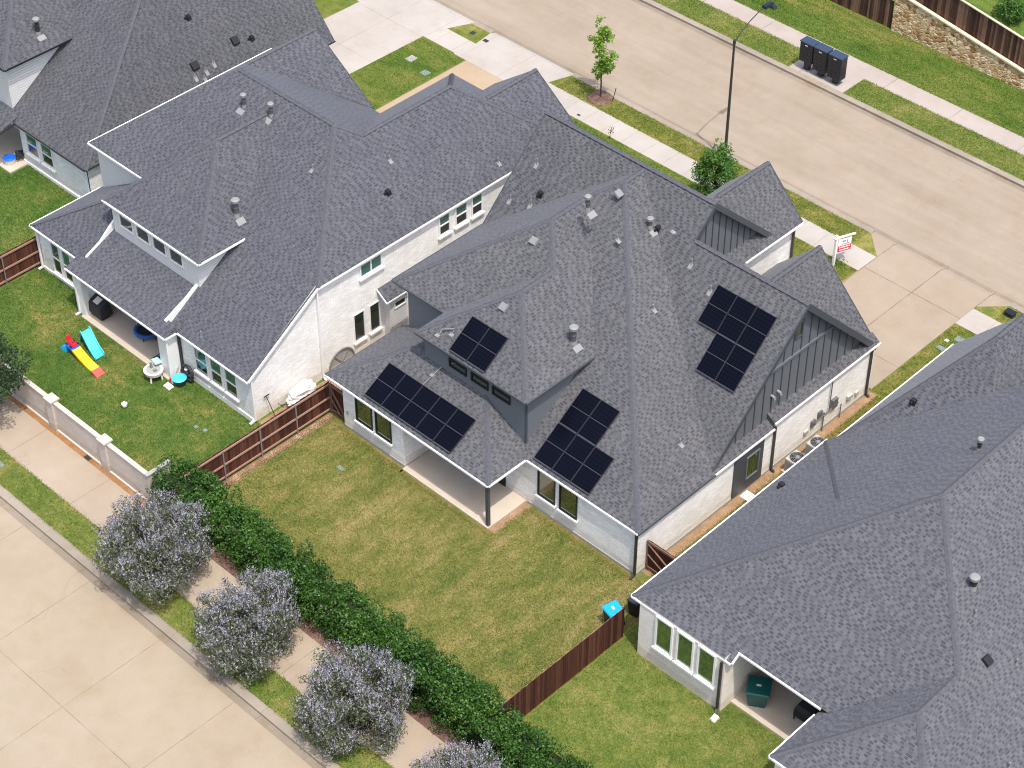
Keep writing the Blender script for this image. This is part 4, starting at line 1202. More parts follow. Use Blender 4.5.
def masonry_wall():
    F = thing('masonry_wall', 'pale block wall with capped columns along the rear walkway', 'wall', (-26, -11.97, 0))
    obj('panel', MB().box(-60, -19.2, -12.05, -11.9, 0, 1.72), 'masonry', F)
    obj('coping', MB().box(-60, -19.2, -12.09, -11.86, 1.721, 1.80), 'coping', F)
    obj('footing', MB().box(-60, -19.2, -12.14, -12.051, 0, .10), 'coping', F)
    obj('return_panel', MB().box(-19.19, -19.02, -12.05, -10.75, 0, 1.72), 'masonry', F)
    obj('return_coping', MB().box(-19.195, -18.98, -12.09, -10.7, 1.722, 1.80), 'lid_g', F)
    for x in (-46.6, -42.55, -38.5, -34.45, -30.4, -26.35, -22.25):
        c = obj('column', MB().box(x - .24, x + .24, -12.19, -11.80, 0, 1.84), 'masonry', F)
        obj('column_cap', MB().box(x - .3, x + .3, -12.25, -11.72, 1.841, 1.95), 'coping', c, bevel=.02)
masonry_wall()

sw = MB()
xs = [-19.0 + i * 1.0 for i in range(16)]
for a, b in zip(xs[:-1], xs[1:]):
    sw.hexa([(a, 44.85, 0), (b, 44.85, 0), (b, 45.1, 0), (a, 45.1, 0), (a, 44.95, wz(a)), (b, 44.95, max(.1, wz(b))), (b, 45.1, max(.1, wz(b))), (a, 45.1, wz(a))])
st = thing('retaining_wall', 'tan rubble stone retaining wall under the tall brown fence', 'wall', (-12, 45, 0))
obj('stonework', sw, 'stone', st)
obj('coping', MB().beam((-19, 44.98, wz(-19) + .02), (-4, 44.98, max(.1, wz(-4)) + .02), .24, .09), 'stonecap', st)

# ------------------------------------------------------------------ foliage
def leaf_obj(name, P, Nn, size, mat, parent, aspect=0.5, jitter=0.7, tone=None):
    """many small rhombic leaves; P centres (N,3), Nn preferred normals"""
    n = len(P)
    d = Nn + RNG.normal(0, jitter, (n, 3))
    d /= np.linalg.norm(d, axis=1)[:, None] + 1e-9
    r = RNG.normal(0, 1, (n, 3))
    a = np.cross(d, r); a /= np.linalg.norm(a, axis=1)[:, None] + 1e-9
    b = np.cross(d, a)
    s = np.asarray(size)[:, None] if np.ndim(size) else np.full((n, 1), size)
    s = s * RNG.uniform(.65, 1.3, (n, 1))
    V = np.empty((n, 4, 3))
    V[:, 0] = P - a * s * .5
    V[:, 1] = P + b * s * .5 * aspect + d * s * .06
    V[:, 2] = P + a * s * .5
    V[:, 3] = P - b * s * .5 * aspect + d * s * .06
    org = Vector((0, 0, 0)); q = parent
    while q is not None:
        org += q.location; q = q.parent
    V -= np.array(org)
    me = bpy.data.meshes.new(name)
    me.vertices.add(n * 4); me.loops.add(n * 4); me.polygons.add(n)
    me.vertices.foreach_set('co', V.reshape(-1))
    me.loops.foreach_set('vertex_index', np.arange(n * 4, dtype=np.int32))
    me.polygons.foreach_set('loop_start', np.arange(0, n * 4, 4, dtype=np.int32))
    try:
        me.polygons.foreach_set('loop_total', np.full(n, 4, dtype=np.int32))
    except Exception:
        pass
    t = RNG.uniform(0, 1, n) if tone is None else np.clip(tone + RNG.normal(0, .13, n), 0, 1)
    uv = np.zeros((n, 4, 2)); uv[:, :, 0] = t[:, None]; uv[:, :, 1] = .5
    me.update(calc_edges=True)
    ul = me.uv_layers.new(name='UVMap')
    ul.data.foreach_set('uv', uv.reshape(-1))
    me.materials.append(M[mat])
    me.validate()
    o = bpy.data.objects.new(name, me)
    C.objects.link(o)
    o.parent = parent
    return o

def clump_cloud(centers, radii, per, shell=.55, flat=1.0):
    """points in the outer part of many leaf clumps"""
    P, N = [], []
    for c, r in zip(centers, radii):
        k = max(8, int(per * r * r))
        v = RNG.normal(0, 1, (k, 3)); v /= np.linalg.norm(v, axis=1)[:, None]
        rad = r * (shell + (1 - shell) * RNG.uniform(0, 1, (k, 1)) ** .7)
        p = v * rad; p[:, 2] *= flat
        P.append(p + np.array(c)); N.append(v)
    return np.vstack(P), np.vstack(N)

def blades(label_mat, rects, density, h=.075, holes=()):
    """short mown blades standing on a turf sheet (one object: nobody could count them)"""
    P = []
    for x0, x1, y0, y1 in rects:
        n = int((x1 - x0) * (y1 - y0) * density)
        q = np.column_stack([RNG.uniform(x0, x1, n), RNG.uniform(y0, y1, n)])
        for hx0, hx1, hy0, hy1 in holes:
            q = q[~((q[:, 0] > hx0) & (q[:, 0] < hx1) & (q[:, 1] > hy0) & (q[:, 1] < hy1))]
        P.append(q)
    P = np.vstack(P); n = len(P)
    a = RNG.uniform(0, 2 * math.pi, n); t = RNG.uniform(0, 2 * math.pi, n)
    L = h * RNG.uniform(.55, 1.35, n); w = RNG.uniform(.016, .034, n); ln = RNG.uniform(.25, 1.3, n) * L
    V = np.zeros((n, 3, 3))
    dx, dy = np.cos(a) * w / 2, np.sin(a) * w / 2
    V[:, 0, 0] = P[:, 0] - dx; V[:, 0, 1] = P[:, 1] - dy
    V[:, 1, 0] = P[:, 0] + dx; V[:, 1, 1] = P[:, 1] + dy
    V[:, 2, 0] = P[:, 0] + np.cos(t) * ln; V[:, 2, 1] = P[:, 1] + np.sin(t) * ln; V[:, 2, 2] = L
    me = bpy.data.meshes.new('grass')
    me.vertices.add(n * 3); me.loops.add(n * 3); me.polygons.add(n)
    me.vertices.foreach_set('co', V.reshape(-1))
    me.loops.foreach_set('vertex_index', np.arange(n * 3, dtype=np.int32))
    me.polygons.foreach_set('loop_start', np.arange(0, n * 3, 3, dtype=np.int32))
    uv = np.zeros((n, 3, 2)); uv[:, :, 0] = RNG.uniform(0, 1, n)[:, None]
    me.update(calc_edges=True)
    ul = me.uv_layers.new(name='UVMap'); ul.data.foreach_set('uv', uv.reshape(-1))
    me.materials.append(BLADE[M[label_mat].name])
    o = bpy.data.objects.new('grass', me); C.objects.link(o)
    o['kind'] = 'stuff'
    return o
blades('lawn_solar', [(-17.5, 1.9, -9.9, .0)], 800, .075, [(-12.45, -6.4, -2.62, 1), (-16.6, -12.3, -2.42, 1), (-6.7, .1, -.15, 1)])
blades('lawn_scruff', [(-16.6, -6.3, -2.75, -2.45), (-6.3, .1, -.3, .05), (-17.7, -17.3, -9.8, -2.1)], 260, .07, [(-12.35, -6.72, -2.46, 1)])
blades('lawn_g', [(-37.1, -17.9, -11.85, -5.0), (-52, -37.5, -11.8, -.05) ], 620, .075, [(-32.7, -25.1, -6.1, -4.9), (-58, -45, -1.35, 1)])
blades('lawn_y', [(2.1, 14, -9.9, -2.5), (-34, -4, 37.27, 39.41), (-34, 5, -16.24, -14.67)], 620, .075, [(7.6, 12.3, -2.6, 1), (3, 7.7, -3.25, 0), (-20.95, -16.85, 37, 40)])
blades('lawn_f', [(-36, -3, 40.8, 44.8), (-29, -11.5, 20.5, 24.5), (-38.9, -35.25, 15, 24.4)], 420, .08)
blades('lawn_verge', [(-29.4, -7.7, 26.1, 27.64), (-11.5, -6.2, 20, 24.5), (.05, 2.9, 17.4, 24.5), (1.3, 5, 26.2, 27.58)], 520, .075)
blades('lawn_scruff', [(.45, 2.9, .6, 17.3)], 520, .085)

# clipped evergreen hedge along the rear walkway
def hedge():
    x0, x1 = -18.9, 13.0
    Hd = thing('hedge', 'dense dark green hedge between the rear walkway and the dry lawn', 'hedge', (-3, -10.9, 0))
    cs, rs = [], []
    x = x0
    while x < x1:
        wob = .12 * math.sin(x * 1.7) + .1 * math.sin(x * .63 + 1)
        hh = .08 * math.sin(x * 1.1) + .1 * math.sin(x * .47 + 2)
        for j in range(6):
            cs.append((x + random.uniform(-.3, .3), -11.0 + random.uniform(-.8, .8) + wob * .5, random.uniform(.25, 1.6) + hh))
            rs.append(random.uniform(.3, .5))
        for j in range(5):
            cs.append((x + random.uniform(-.3, .3), -10.98 + random.uniform(-.85, .85), 1.66 + random.uniform(-.16, .24) + hh))
            rs.append(random.uniform(.26, .44))
        for yy in (-12.0, -10.2):
            cs.append((x + random.uniform(-.2, .2), yy + random.uniform(-.12, .12) + wob * .6, random.uniform(.3, 1.5))); rs.append(random.uniform(.3, .44))
        x += .42
    P, N = clump_cloud(cs, rs, 760, .62)
    keep = P[:, 2] > .03
    P, N = P[keep], N[keep]
    tone = .36 + .20 * np.clip((P[:, 2] - .3) / 1.7, 0, 1) + .08 * np.sin(P[:, 0] * .8) + .12 * np.sin(P[:, 0] * 2.1) * np.sin(P[:, 1] * 3)  # light from above painted in: leaf colour gets lighter with height
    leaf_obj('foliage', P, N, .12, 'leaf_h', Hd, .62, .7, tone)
    mb = MB()
    xx = x0 + .2
    while xx < x1:
        mb.tube([(xx, -10.9 + random.uniform(-.2, .2), 0), (xx + random.uniform(-.1, .1), -10.9, .9)], [.04, .02], 6)
        xx += .8
    obj('stem', mb, 'bark', Hd)
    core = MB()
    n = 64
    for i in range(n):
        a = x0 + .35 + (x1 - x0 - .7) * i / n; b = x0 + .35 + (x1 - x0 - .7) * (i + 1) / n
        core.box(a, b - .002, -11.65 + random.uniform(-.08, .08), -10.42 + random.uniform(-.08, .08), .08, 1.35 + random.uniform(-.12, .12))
    obj('light_block_core', core, 'core', Hd)  # unseen dark boxes added so light does not leak through the leaves
hedge()

# lavender flowered shrubs in the rear verge
def flower_shrub(label, seed, loc, R, Hh):
    rs = random.Random(seed)
    T = thing('flowering_shrub', label, 'shrub', loc, 'lavender flowering shrubs along the rear road')
    br = MB()
    X0, Y0, Z0 = loc
    lob = [(i * 6.28 / 8 + rs.uniform(-.3, .3) + (.4 if i > 7 else 0), (-.45 if i < 8 else .35) + rs.uniform(-.15, .25), rs.uniform(.82, 1.08)) for i in range(15)] + [(0, .95, .85)]
    cs, rr, fl = [], [], []
    for i in range(215):
        if 136 <= i < 181:                                        # the inside
            t = rs.uniform(0, 6.28); u = rs.uniform(-.5, .75); k = rs.uniform(.1, .72); r = rs.uniform(.4, .6)
        elif i < 136:
            a0, u0, k0 = lob[i % 16]
            t = a0 + rs.gauss(0, .3); u = max(-.85, min(1.0, u0 + rs.gauss(0, .26)))
            k = k0 * rs.uniform(.35, 1.0) ** .5; r = rs.uniform(.32, .56)
        else:                                                     # plumes that reach out of the outline
            t = rs.uniform(0, 6.28); u = rs.uniform(-.1, 1.0); k = rs.uniform(.96, 1.1); r = rs.uniform(.18, .3)
        rad = math.sqrt(max(0, 1 - u * u)) if u > 0 else 1 - .3 * u * u
        c = (X0 + R * rad * k * math.cos(t), Y0 + R * rad * k * math.sin(t), Z0 + Hh * .48 + Hh * .5 * u * k)
        cs.append(c); rr.append(r); fl.append(0.12 if 136 <= i < 181 else rs.uniform(.3, 1.5) * (1.25 if u > .3 else .8))
        if i % 12 == 0 or i >= 181 and i % 2:
            m = (X0 + (c[0] - X0) * .45 + rs.uniform(-.1, .1), Y0 + (c[1] - Y0) * .45 + rs.uniform(-.1, .1), c[2] * .55)
            br.tube([(X0 + rs.uniform(-.15, .15), Y0 + rs.uniform(-.15, .15), 0), m, c], [.05, .03, .012], 6)
    obj('branch', br, 'bark', T)
    P, N = clump_cloud(cs, rr, 640, .25)
    N = N + np.array([0, 0, .35])
    keep = P[:, 2] > .12
    P, N = P[keep], N[keep]
    leaf_obj('foliage', P, N, .135, 'leaf_v', T, .36, .9)
    S, SN, sz, tn = [], [], [], []
    for c, r, q0 in zip(cs, rr, fl):
        for j in range(int(25 * r / .5 * q0)):
            v = RNG.normal(0, 1, 3); v[2] = abs(v[2]) * .9 + .1; v /= np.linalg.norm(v)
            base = np.array(c) + v * r * .88
            d = v * .5 + np.array([0, 0, .8]); d /= np.linalg.norm(d)
            L = RNG.uniform(.14, .34); tone = RNG.uniform(0, 1)
            for q in range(7):
                S.append(base + d * (L * q / 6) + RNG.normal(0, .016, 3)); SN.append(RNG.normal(0, 1, 3)); sz.append(.068 * (1.15 - q / 8)); tn.append(tone)
    leaf_obj('flower', np.array(S), np.array(SN), np.array(sz), 'flower', T, .7, .5, np.array(tn))
    return T
flower_shrub('lavender flowering shrub nearest the pale block wall, first along the rear road', 3, (-15.05, -14.75, 0), 2.45, 4.1)
flower_shrub('second lavender flowering shrub from the block wall, by the dark hedge', 8, (-8.8, -14.75, 0), 2.3, 3.75)
flower_shrub('third lavender flowering shrub from the block wall, overhanging the walkway', 15, (-2.6, -14.4, 0), 2.2, 3.5)
flower_shrub('lavender flowering shrub cut off by the bottom edge of the photo', 26, (3.6, -14.5, 0), 1.9, 3.1)

def tree(name, label, cat, base, h, trunk_r, crown, leafmat, per, leafsize, seed, clump=(.3, .55), nclump=40, lean=(0, 0), aspect=.55, shell=.4, taper_top=.35):
    """crown: (cx, cy, cz, rx, ry, rz) relative to base; clumps spread in the crown volume, limbs reach them"""
    rs = random.Random(seed)
    T = thing(name, label, cat, base)
    bx, by, bz = base
    tr = MB()
    top = (bx + lean[0], by + lean[1], bz + h * .8)
    mid = (bx + lean[0] * .4 + rs.uniform(-.05, .05), by + lean[1] * .4, bz + h * .4)
    tr.tube([base, mid, top], [trunk_r, trunk_r * .75, trunk_r * .25], 9)
    cs, rr = [], []
    for i in range(nclump):
        while True:
            v = (rs.uniform(-1, 1), rs.uniform(-1, 1), rs.uniform(-1, 1))
            l = math.sqrt(sum(k * k for k in v))
            if .35 < l < 1:
                break
        taper = 1.0 - taper_top * max(0, v[2])
        c = (bx + crown[0] + v[0] * crown[3] * taper, by + crown[1] + v[1] * crown[4] * taper, bz + crown[2] + v[2] * crown[5])
        cs.append(c); rr.append(rs.uniform(*clump))
        if i % 2 == 0:
            s = rs.uniform(.3, .9)
            root = (bx + lean[0] * s, by + lean[1] * s, bz + h * .8 * s)
            tr.tube([root, ((root[0] + c[0]) / 2, (root[1] + c[1]) / 2, (root[2] + c[2]) / 2 + .1), c], [trunk_r * .4, trunk_r * .22, .008], 6)
    obj('trunk', tr, 'bark', T)
    P, N = clump_cloud(cs, rr, per, shell)
    N = N + np.array([0, 0, .4])
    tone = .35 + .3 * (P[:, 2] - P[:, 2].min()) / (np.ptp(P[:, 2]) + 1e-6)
    keep = P[:, 2] > .05
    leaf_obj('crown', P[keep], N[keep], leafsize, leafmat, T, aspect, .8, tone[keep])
    return T

tree('young_tree', 'slim young tree in a mulch ring on the front verge', 'tree', (-26.7, 27.1, 0), 5.6, .05, (0, 0, 3.4, .82, .82, 2.15), 'leaf_t', 430, .19, 5, (.16, .32), 52, aspect=.6, shell=.2, taper_top=.62)
tree('bushy_tree', 'round bushy green tree between the front gable and the street lamp', 'tree', (-15.25, 23.75, 0), 3.6, .09, (0, 0, 2.15, 1.1, 1.1, 1.75), 'leaf_b', 640, .15, 9, (.26, .5), 60)
tree('dark_tree', 'dark tree at the left edge overhanging the pale block wall', 'tree', (-29.5, -14.0, 0), 5.2, .14, (.1, .1, 3.2, 2.2, 2.2, 2.1), 'leaf_d', 420, .17, 21, (.35, .7), 70)
tree('round_shrub', 'dark green shrub in the top right corner behind the tall fence', 'shrub', (-13.1, 48.6, 1.7), 1.4, .05, (0, 0, .9, 1.0, 1.0, .9), 'leaf_b', 520, .15, 31, (.25, .45), 30)
struct('mulch_ring', MB().disc((-26.7, 27.05), .78, 0.008, 0.09, 26, 0, .7), 'mulch')
stk = thing('tree_stake', 'thin wooden stake leaning beside the young tree', 'stake', (-25.95, 27.3, 0))
obj('rod', MB().tube([(-25.95, 27.3, 0), (-25.75, 27.35, 1.0)], .025, 6), 'bark', stk)
sp = thing('sapling', 'tiny leafy sapling beside the near sidewalk', 'plant', (-23.5, 24.35, 0))
obj('stem', MB().tube([(-23.5, 24.35, 0), (-23.47, 24.36, .55)], .02, 6), 'bark', sp)
Pp, Nn = clump_cloud([(-23.48, 24.36, .55), (-23.4, 24.4, .8)], [.2, .18], 700, .2)
leaf_obj('crown', Pp, Nn, .1, 'leaf_d', sp)

# ------------------------------------------------------------------ street furniture
L = thing('street_lamp', 'tall dark street lamp with an arm over the road', 'street lamp', (-17.5, 27.3, 0))
obj('pole', MB().tube([(-17.5, 27.3, 0), (-17.5, 27.3, 7.8)], [.095, .06], 12).disc((-17.5, 27.3), .17, 0, .12, 14).disc((-17.5, 27.3), .085, 7.6, 7.85, 12), 'dark', L)
obj('arm', MB().tube([(-17.5, 27.3, 7.72), (-17.5, 27.75, 8.05), (-17.5, 28.5, 8.48), (-17.5, 29.3, 8.76), (-17.5, 29.75, 8.82)], [.035, .033, .03, .03, .03], 8), 'dark', L)
hd = obj('lamp_head', MB().hexa([(-17.66, 29.65, 8.74), (-17.34, 29.65, 8.74), (-17.38, 30.45, 8.78), (-17.62, 30.45, 8.78), (-17.62, 29.65, 8.93), (-17.38, 29.65, 8.93), (-17.42, 30.4, 8.88), (-17.58, 30.4, 8.88)]), 'mailblue', L, bevel=.03)

def mailbox(x, label, zb=.62):
    y = 37.85
    T = thing('mailbox_unit', label, 'mailbox', (x, y, 0), 'cluster mailboxes beside the far sidewalk')
    obj('cabinet', MB().box(x - .46, x + .46, y - .3, y + .3, zb, 1.9), 'mailblue', T, bevel=.02)
    obj('top_cover', MB().box(x - .49, x + .49, y - .33, y + .33, 1.90, 1.97), 'mailtop', T, bevel=.015)
    obj('pedestal', MB().box(x - .17, x + .17, y - .14, y + .14, .06, zb), 'mailblue', T)
    obj('base_plate', MB().box(x - .28, x + .28, y - .25, y + .25, 0.015, .06), 'boxgrey', T)
    dr = MB()
    for r in range(0 if zb > .5 else -1, 5):
        for cc in range(3):
            dr.box(x - .40 + cc * .275, x - .15 + cc * .275, y - .312, y - .301, .72 + r * .225, .92 + r * .225)
    obj('door_panel', dr, 'mailblue2', T)
    obj('label_plate', MB().box(x - .1, x + .1, y - .318, y - .313, 1.74, 1.80), 'cream', T)
    return T
slabbox('mailbox_pad', -20.9, -16.9, 37.32, 39.35, -.05, .014, 'walk_far')
mailbox(-19.95, 'blue black mailbox unit at the lamp end of the three')
mailbox(-18.93, 'middle one of the three blue black mailbox units', .42)
mailbox(-17.85, 'blue black mailbox unit at the stone wall end of the three', .42)

S_ = thing('yard_sign', 'white real estate sign on a post with a red lower band', 'sign', (-7.35, 24.0, 0))
obj('post', MB().box(-7.42, -7.30, 23.94, 24.06, 0, 1.95), 'white', S_)
obj('arm', MB().beam((-7.40, 23.84, 1.78), (-6.92, 25.05, 1.78), .08, .09), 'white', S_)
dd = Vector((.37, .93, 0)).normalized(); nn = Vector((.93, -.37, 0)).normalized()
def signquad(a, b, z0, z1, off):
    o = Vector((-7.35, 24.0, 0))
    m = MB()
    p = [o + dd * a + nn * off, o + dd * b + nn * off, o + dd * b + nn * (off - .02), o + dd * a + nn * (off - .02)]
    m.hexa([(v.x, v.y, z0) for v in p] + [(v.x, v.y, z1) for v in p])
    return m
sb = obj('panel', signquad(.14, .94, .82, 1.64, .012), 'white', S_)
obj('red_band', signquad(.142, .938, .822, 1.18, .018), 'signred', sb)
for z0, z1, a, b in ((1.04, 1.13, .22, .86), (.88, .96, .24, .84)):
    bars = MB(); k = a
    while k < b:
        w = random.uniform(.04, .09)
        q = signquad(k, min(b, k + w), z0, z1, .023)
        base = len(bars.v)
        bars.v += q.v; bars.f += [[i + base for i in f] for f in q.f]; bars.uv += q.uv; bars.mi += q.mi
        k += w + .03
    obj('lettering', bars, 'white', sb)
gb = MB()
for z0, z1, a, b in ((1.42, 1.5, .4, .58), (1.36, 1.5, .66, .72), (1.26, 1.3, .35, .8)):
    q = signquad(a, b, z0, z1, .018); base = len(gb.v)
    gb.v += q.v; gb.f += [[i + base for i in f] for f in q.f]; gb.uv += q.uv; gb.mi += q.mi
obj('emblem', gb, 'boxgrey', sb)
fl = thing('flowering_plant', 'small dark leafy plant at the foot of the white sign', 'plant', (-7.1, 24.15, 0))
Pp, Nn = clump_cloud([(-7.1, 24.15, .2), (-6.95, 24.3, .3), (-7.25, 24.2, .25)], [.24, .2, .2], 700, .3)
leaf_obj('foliage', Pp, Nn, .1, 'leaf_b', fl)

# ------------------------------------------------------------------ bins, air conditioners, lids
def bin_(name, label, x, y, rz, body, lidm, h=1.0, s=.62):
    T = thing(name, label, 'bin', (x, y, 0), 'wheeled household bins')
    T.rotation_euler.z = 0
    c, sn = math.cos(rz), math.sin(rz)
    W = lambda a, b, z: (x + a * c - b * sn, y + a * sn + b * c, z)
    k = s / 2
    bd = MB().hexa([W(-k * .74, -k * .74, .06), W(k * .74, -k * .74, .06), W(k * .74, k * .8, .06), W(-k * .74, k * .8, .06), W(-k, -k, h), W(k, -k, h), W(k, k * 1.05, h), W(-k, k * 1.05, h)])
    obj('body', bd, body, T, bevel=.03)
    ld = MB().hexa([W(-k * 1.1, -k * 1.15, h), W(k * 1.1, -k * 1.15, h), W(k * 1.1, k * 1.15, h), W(-k * 1.1, k * 1.15, h),
                    W(-k * .98, -k * 1.02, h + .07), W(k * .98, -k * 1.02, h + .07), W(k * .98, k * 1.02, h + .11), W(-k * .98, k * 1.02, h + .11)])
    l = obj('lid', ld, lidm, T, bevel=.02)
    obj('handle', MB().tube([W(-k * .8, k * 1.2, h - .04), W(k * .8, k * 1.2, h - .04)], .02, 8), body, T)
    for sg in (-1, 1):
        obj('wheel', MB().tube([W(sg * k * .75, k * .95, .13), W(sg * k * .98, k * .95, .13)], .13, 14), 'black', T)
    obj('sticker', MB().hexa([W(-.1, -.06, h + .088), W(.1, -.06, h + .088), W(.1, .04, h + .096), W(-.1, .04, h + .096), W(-.1, -.06, h + .094), W(.1, -.06, h + .094), W(.1, .04, h + .102), W(-.1, .04, h + .102)]), 'cream', l)
    return T
bin_('wheeled_bin', 'black wheeled bin with a bright blue lid by the dark fence', 1.2, -2.75, -.25, 'black', 'sky', .98, .68)
bin_('wheeled_bin', 'black lidded bin half hidden under the roof corner beside the fence', 1.5, -1.6, .1, 'black', 'charcoal', .95, .56)
bin_('wheeled_bin', 'dark green wheeled bin under the patio roof of the right house', 8.45, -1.75, .55, 'green', 'green', 1.0, .95)

def ac(x, y, label):
    T = thing('air_conditioner', label, 'air conditioner', (x, y, 0), 'air conditioners beside the white side wall')
    obj('pad', MB().box(x - .5, x + .5, y - .5, y + .5, -.02, .09), 'slab', T)
    cs = MB().box(x - .42, x + .42, y - .42, y + .42, .09, .88)
    obj('cabinet', cs, 'acgrey', T, bevel=.05)
    g = MB()
    for i in range(11):
        for sg, ax in ((1, 0), (-1, 0), (1, 1), (-1, 1)):
            z = .17 + i * .06
            if ax == 0:
                g.box(x + sg * .424 - .006, x + sg * .424 + .006, y - .36, y + .36, z, z + .02)
            else:
                g.box(x - .36, x + .36, y + sg * .424 - .006, y + sg * .424 + .006, z, z + .02)
    obj('grille', g, 'boxgrey', T)
    f = MB().disc((x, y), .37, .88, .90, 24, 0, .36)
    fo = obj('fan_guard', f, 'black', T)
    ring = MB()
    for r in (.14, .22, .3, .37):
        pts = [(x + r * math.cos(t), y + r * math.sin(t), .915) for t in [2 * math.pi * q / 22 for q in range(23)]]
        ring.tube(pts, .008, 5, caps=False)
    for q in range(8):
        t = q * math.pi / 4
        ring.tube([(x, y, .92), (x + .37 * math.cos(t), y + .37 * math.sin(t), .915)], .008, 5)
    ring.disc((x, y), .11, .905, .95, 14, 0, .09)
    obj('guard_wire', ring, 'galv', fo)
    return T
ac(.95, 10.35, 'air conditioner nearer the grey window panel, beside the white wall')
ac(1.0, 11.85, 'air conditioner farther from the grey window panel, beside the white wall')

def lid(x, y, label, sx=.5, sy=.35, mat='lid', cat='utility cover'):
    T = obj('utility_cover', MB().box(x - sx / 2, x + sx / 2, y - sy / 2, y + sy / 2, -.02, .035), mat, None, bevel=.012)
    return tag(T, label, cat, 'flat utility covers in the grass')
lid(.98, 23.6, 'pale blue utility cover by the concrete driveway edge', .55, .4)
lid(.62, 22.4, 'grey green utility cover on the grass strip below the blue one', .45, .3, 'lid')
lid(.5, 23.1, 'small white cap between two covers beside the driveway', .2, .2, 'cream')
lid(-37.6, 20.3 + 2.0, 'pale cover in the grass between the two upper driveways', .5, .6, 'lid_g')
lid(-35.9, 21.8, 'pale green cover beside the tan driveway', .5, .5, 'lid')
lid(-37.0, 26.9, 'dark cover in the small triangle of verge grass', .3, .3, 'charcoal')
lid(-35.8, 26.8, 'charcoal cover nearest the apron edge in the verge triangle', .35, .25, 'charcoal')
lid(-26.2, -15.4, 'pale blue cover in the rear verge near the dark tree', .45, .3)
lid(-21.6, -7.3, 'pair side pale cover on the green lawn by the white house', .22, .2)
lid(-21.1, -7.15, 'smaller pale green cover next to its pair on the lawn', .22, .2)
lid(-14.5, -4.4, 'green and white cover in the dry lawn near the patio', .4, .22)
lid(-23.6, -12.2, 'square dark drain grate in the clay bed by the block wall', .36, .3, 'dark')
lid(-26.4, 24.9, 'small dark plate set in the near sidewalk', .2, .14, 'dark')

bx = thing('utility_box', 'small black box on the verge behind the right house gable', 'utility box', (1.6, 27.0, 0))
obj('cabinet', MB().box(1.4, 1.9, 26.8, 27.15, 0, .22), 'charcoal', bx, bevel=.02)
obj('top_cover', MB().box(1.37, 1.93, 26.77, 27.18, .221, .26), 'mailblue', bx)
bb = thing('black_bag', 'black object lying on the grass near the lamp head', 'bag', (-25.9, 41.9, 0))
obj('sack', MB().hexa([(-26.4, 41.7, .01), (-25.5, 41.7, .01), (-25.5, 42.1, .01), (-26.4, 42.1, .01), (-26.2, 41.78, .25), (-25.7, 41.76, .3), (-25.65, 42.0, .22), (-26.25, 42.0, .18)]), 'charcoal', bb, bevel=.06)
ss = obj('stepping_slab', MB().box(.12, .6, 7.2, 7.75, 0, .05), 'cream', None, bevel=.015)
tag(ss, 'white concrete slab lying on the bare soil by the grey window panel', 'slab')
hb = obj('splash_block', MB().hexa([(7.6, -3.85, 0), (7.9, -3.85, 0), (7.9, -3.5, 0), (7.6, -3.5, 0), (7.63, -3.8, .06), (7.87, -3.8, .06), (7.87, -3.55, .16), (7.63, -3.55, .16)]), 'cream', None, bevel=.02)
tag(hb, 'cream splash block under the dark downspout of the right house', 'splash block')
sb2 = obj('splash_block', MB().hexa([(-25.1, -6.55, 0), (-24.6, -6.55, 0), (-24.6, -6.2, 0), (-25.1, -6.2, 0), (-25.05, -6.5, .07), (-24.65, -6.5, .07), (-24.65, -6.25, .12), (-25.05, -6.25, .12)]), 'cream', None, bevel=.02)
tag(sb2, 'white splash block under the patio corner downspout', 'splash block')

# ------------------------------------------------------------------ toys and garden things
T = thing('toy_coaster', 'bright plastic ride on track in blue, orange, lime and red', 'toy', (-30.2, -8.0, 0))
tp = [(-30.55, -7.98), (-30.05, -8.0), (-29.45, -8.06), (-28.85, -8.12), (-28.3, -8.18), (-27.85, -8.2)]
tz = [.40, .36, .22, .14, .19, .04]
cm = ['blue', 'orange', 'orange', 'lime', 'coral']
for i in range(5):
    (xa, ya), (xb, yb) = tp[i], tp[i + 1]
    w = .24
    m = MB().hexa([(xa, ya - w, max(0, tz[i] - .12)), (xb, yb - w, max(0, tz[i + 1] - .12)), (xb, yb + w, max(0, tz[i + 1] - .12)), (xa, ya + w, max(0, tz[i] - .12)),
                   (xa, ya - w, tz[i]), (xb, yb - w, tz[i + 1]), (xb, yb + w, tz[i + 1]), (xa, ya + w, tz[i])])
    m.hexa([(xa, ya - w - .04, max(0, tz[i] - .1)), (xb, yb - w - .04, max(0, tz[i + 1] - .1)), (xb, yb - w, max(0, tz[i + 1] - .1)), (xa, ya - w, max(0, tz[i] - .1)),
            (xa, ya - w - .04, tz[i] + .06), (xb, yb - w - .04, tz[i + 1] + .06), (xb, yb - w, tz[i + 1] + .06), (xa, ya - w, tz[i] + .06)])
    obj('track_segment', m, cm[i], T)
obj('step', MB().hexa([(-31.0, -8.35, 0), (-30.55, -8.35, 0), (-30.55, -7.75, 0), (-31.0, -7.75, 0), (-30.9, -8.25, .2), (-30.55, -8.25, .36), (-30.55, -7.8, .36), (-30.9, -7.8, .2)]), 'sky', T, bevel=.02)
cr = thing('toy_car', 'red ride on toy car at the top of the bright track', 'toy', (-30.4, -7.95, .4))
obj('body', MB().hexa([(-30.72, -8.14, .44), (-30.14, -8.14, .40), (-30.14, -7.78, .40), (-30.72, -7.78, .44), (-30.66, -8.08, .60), (-30.2, -8.08, .54), (-30.2, -7.84, .54), (-30.66, -7.84, .60)]), 'red', cr, bevel=.04)
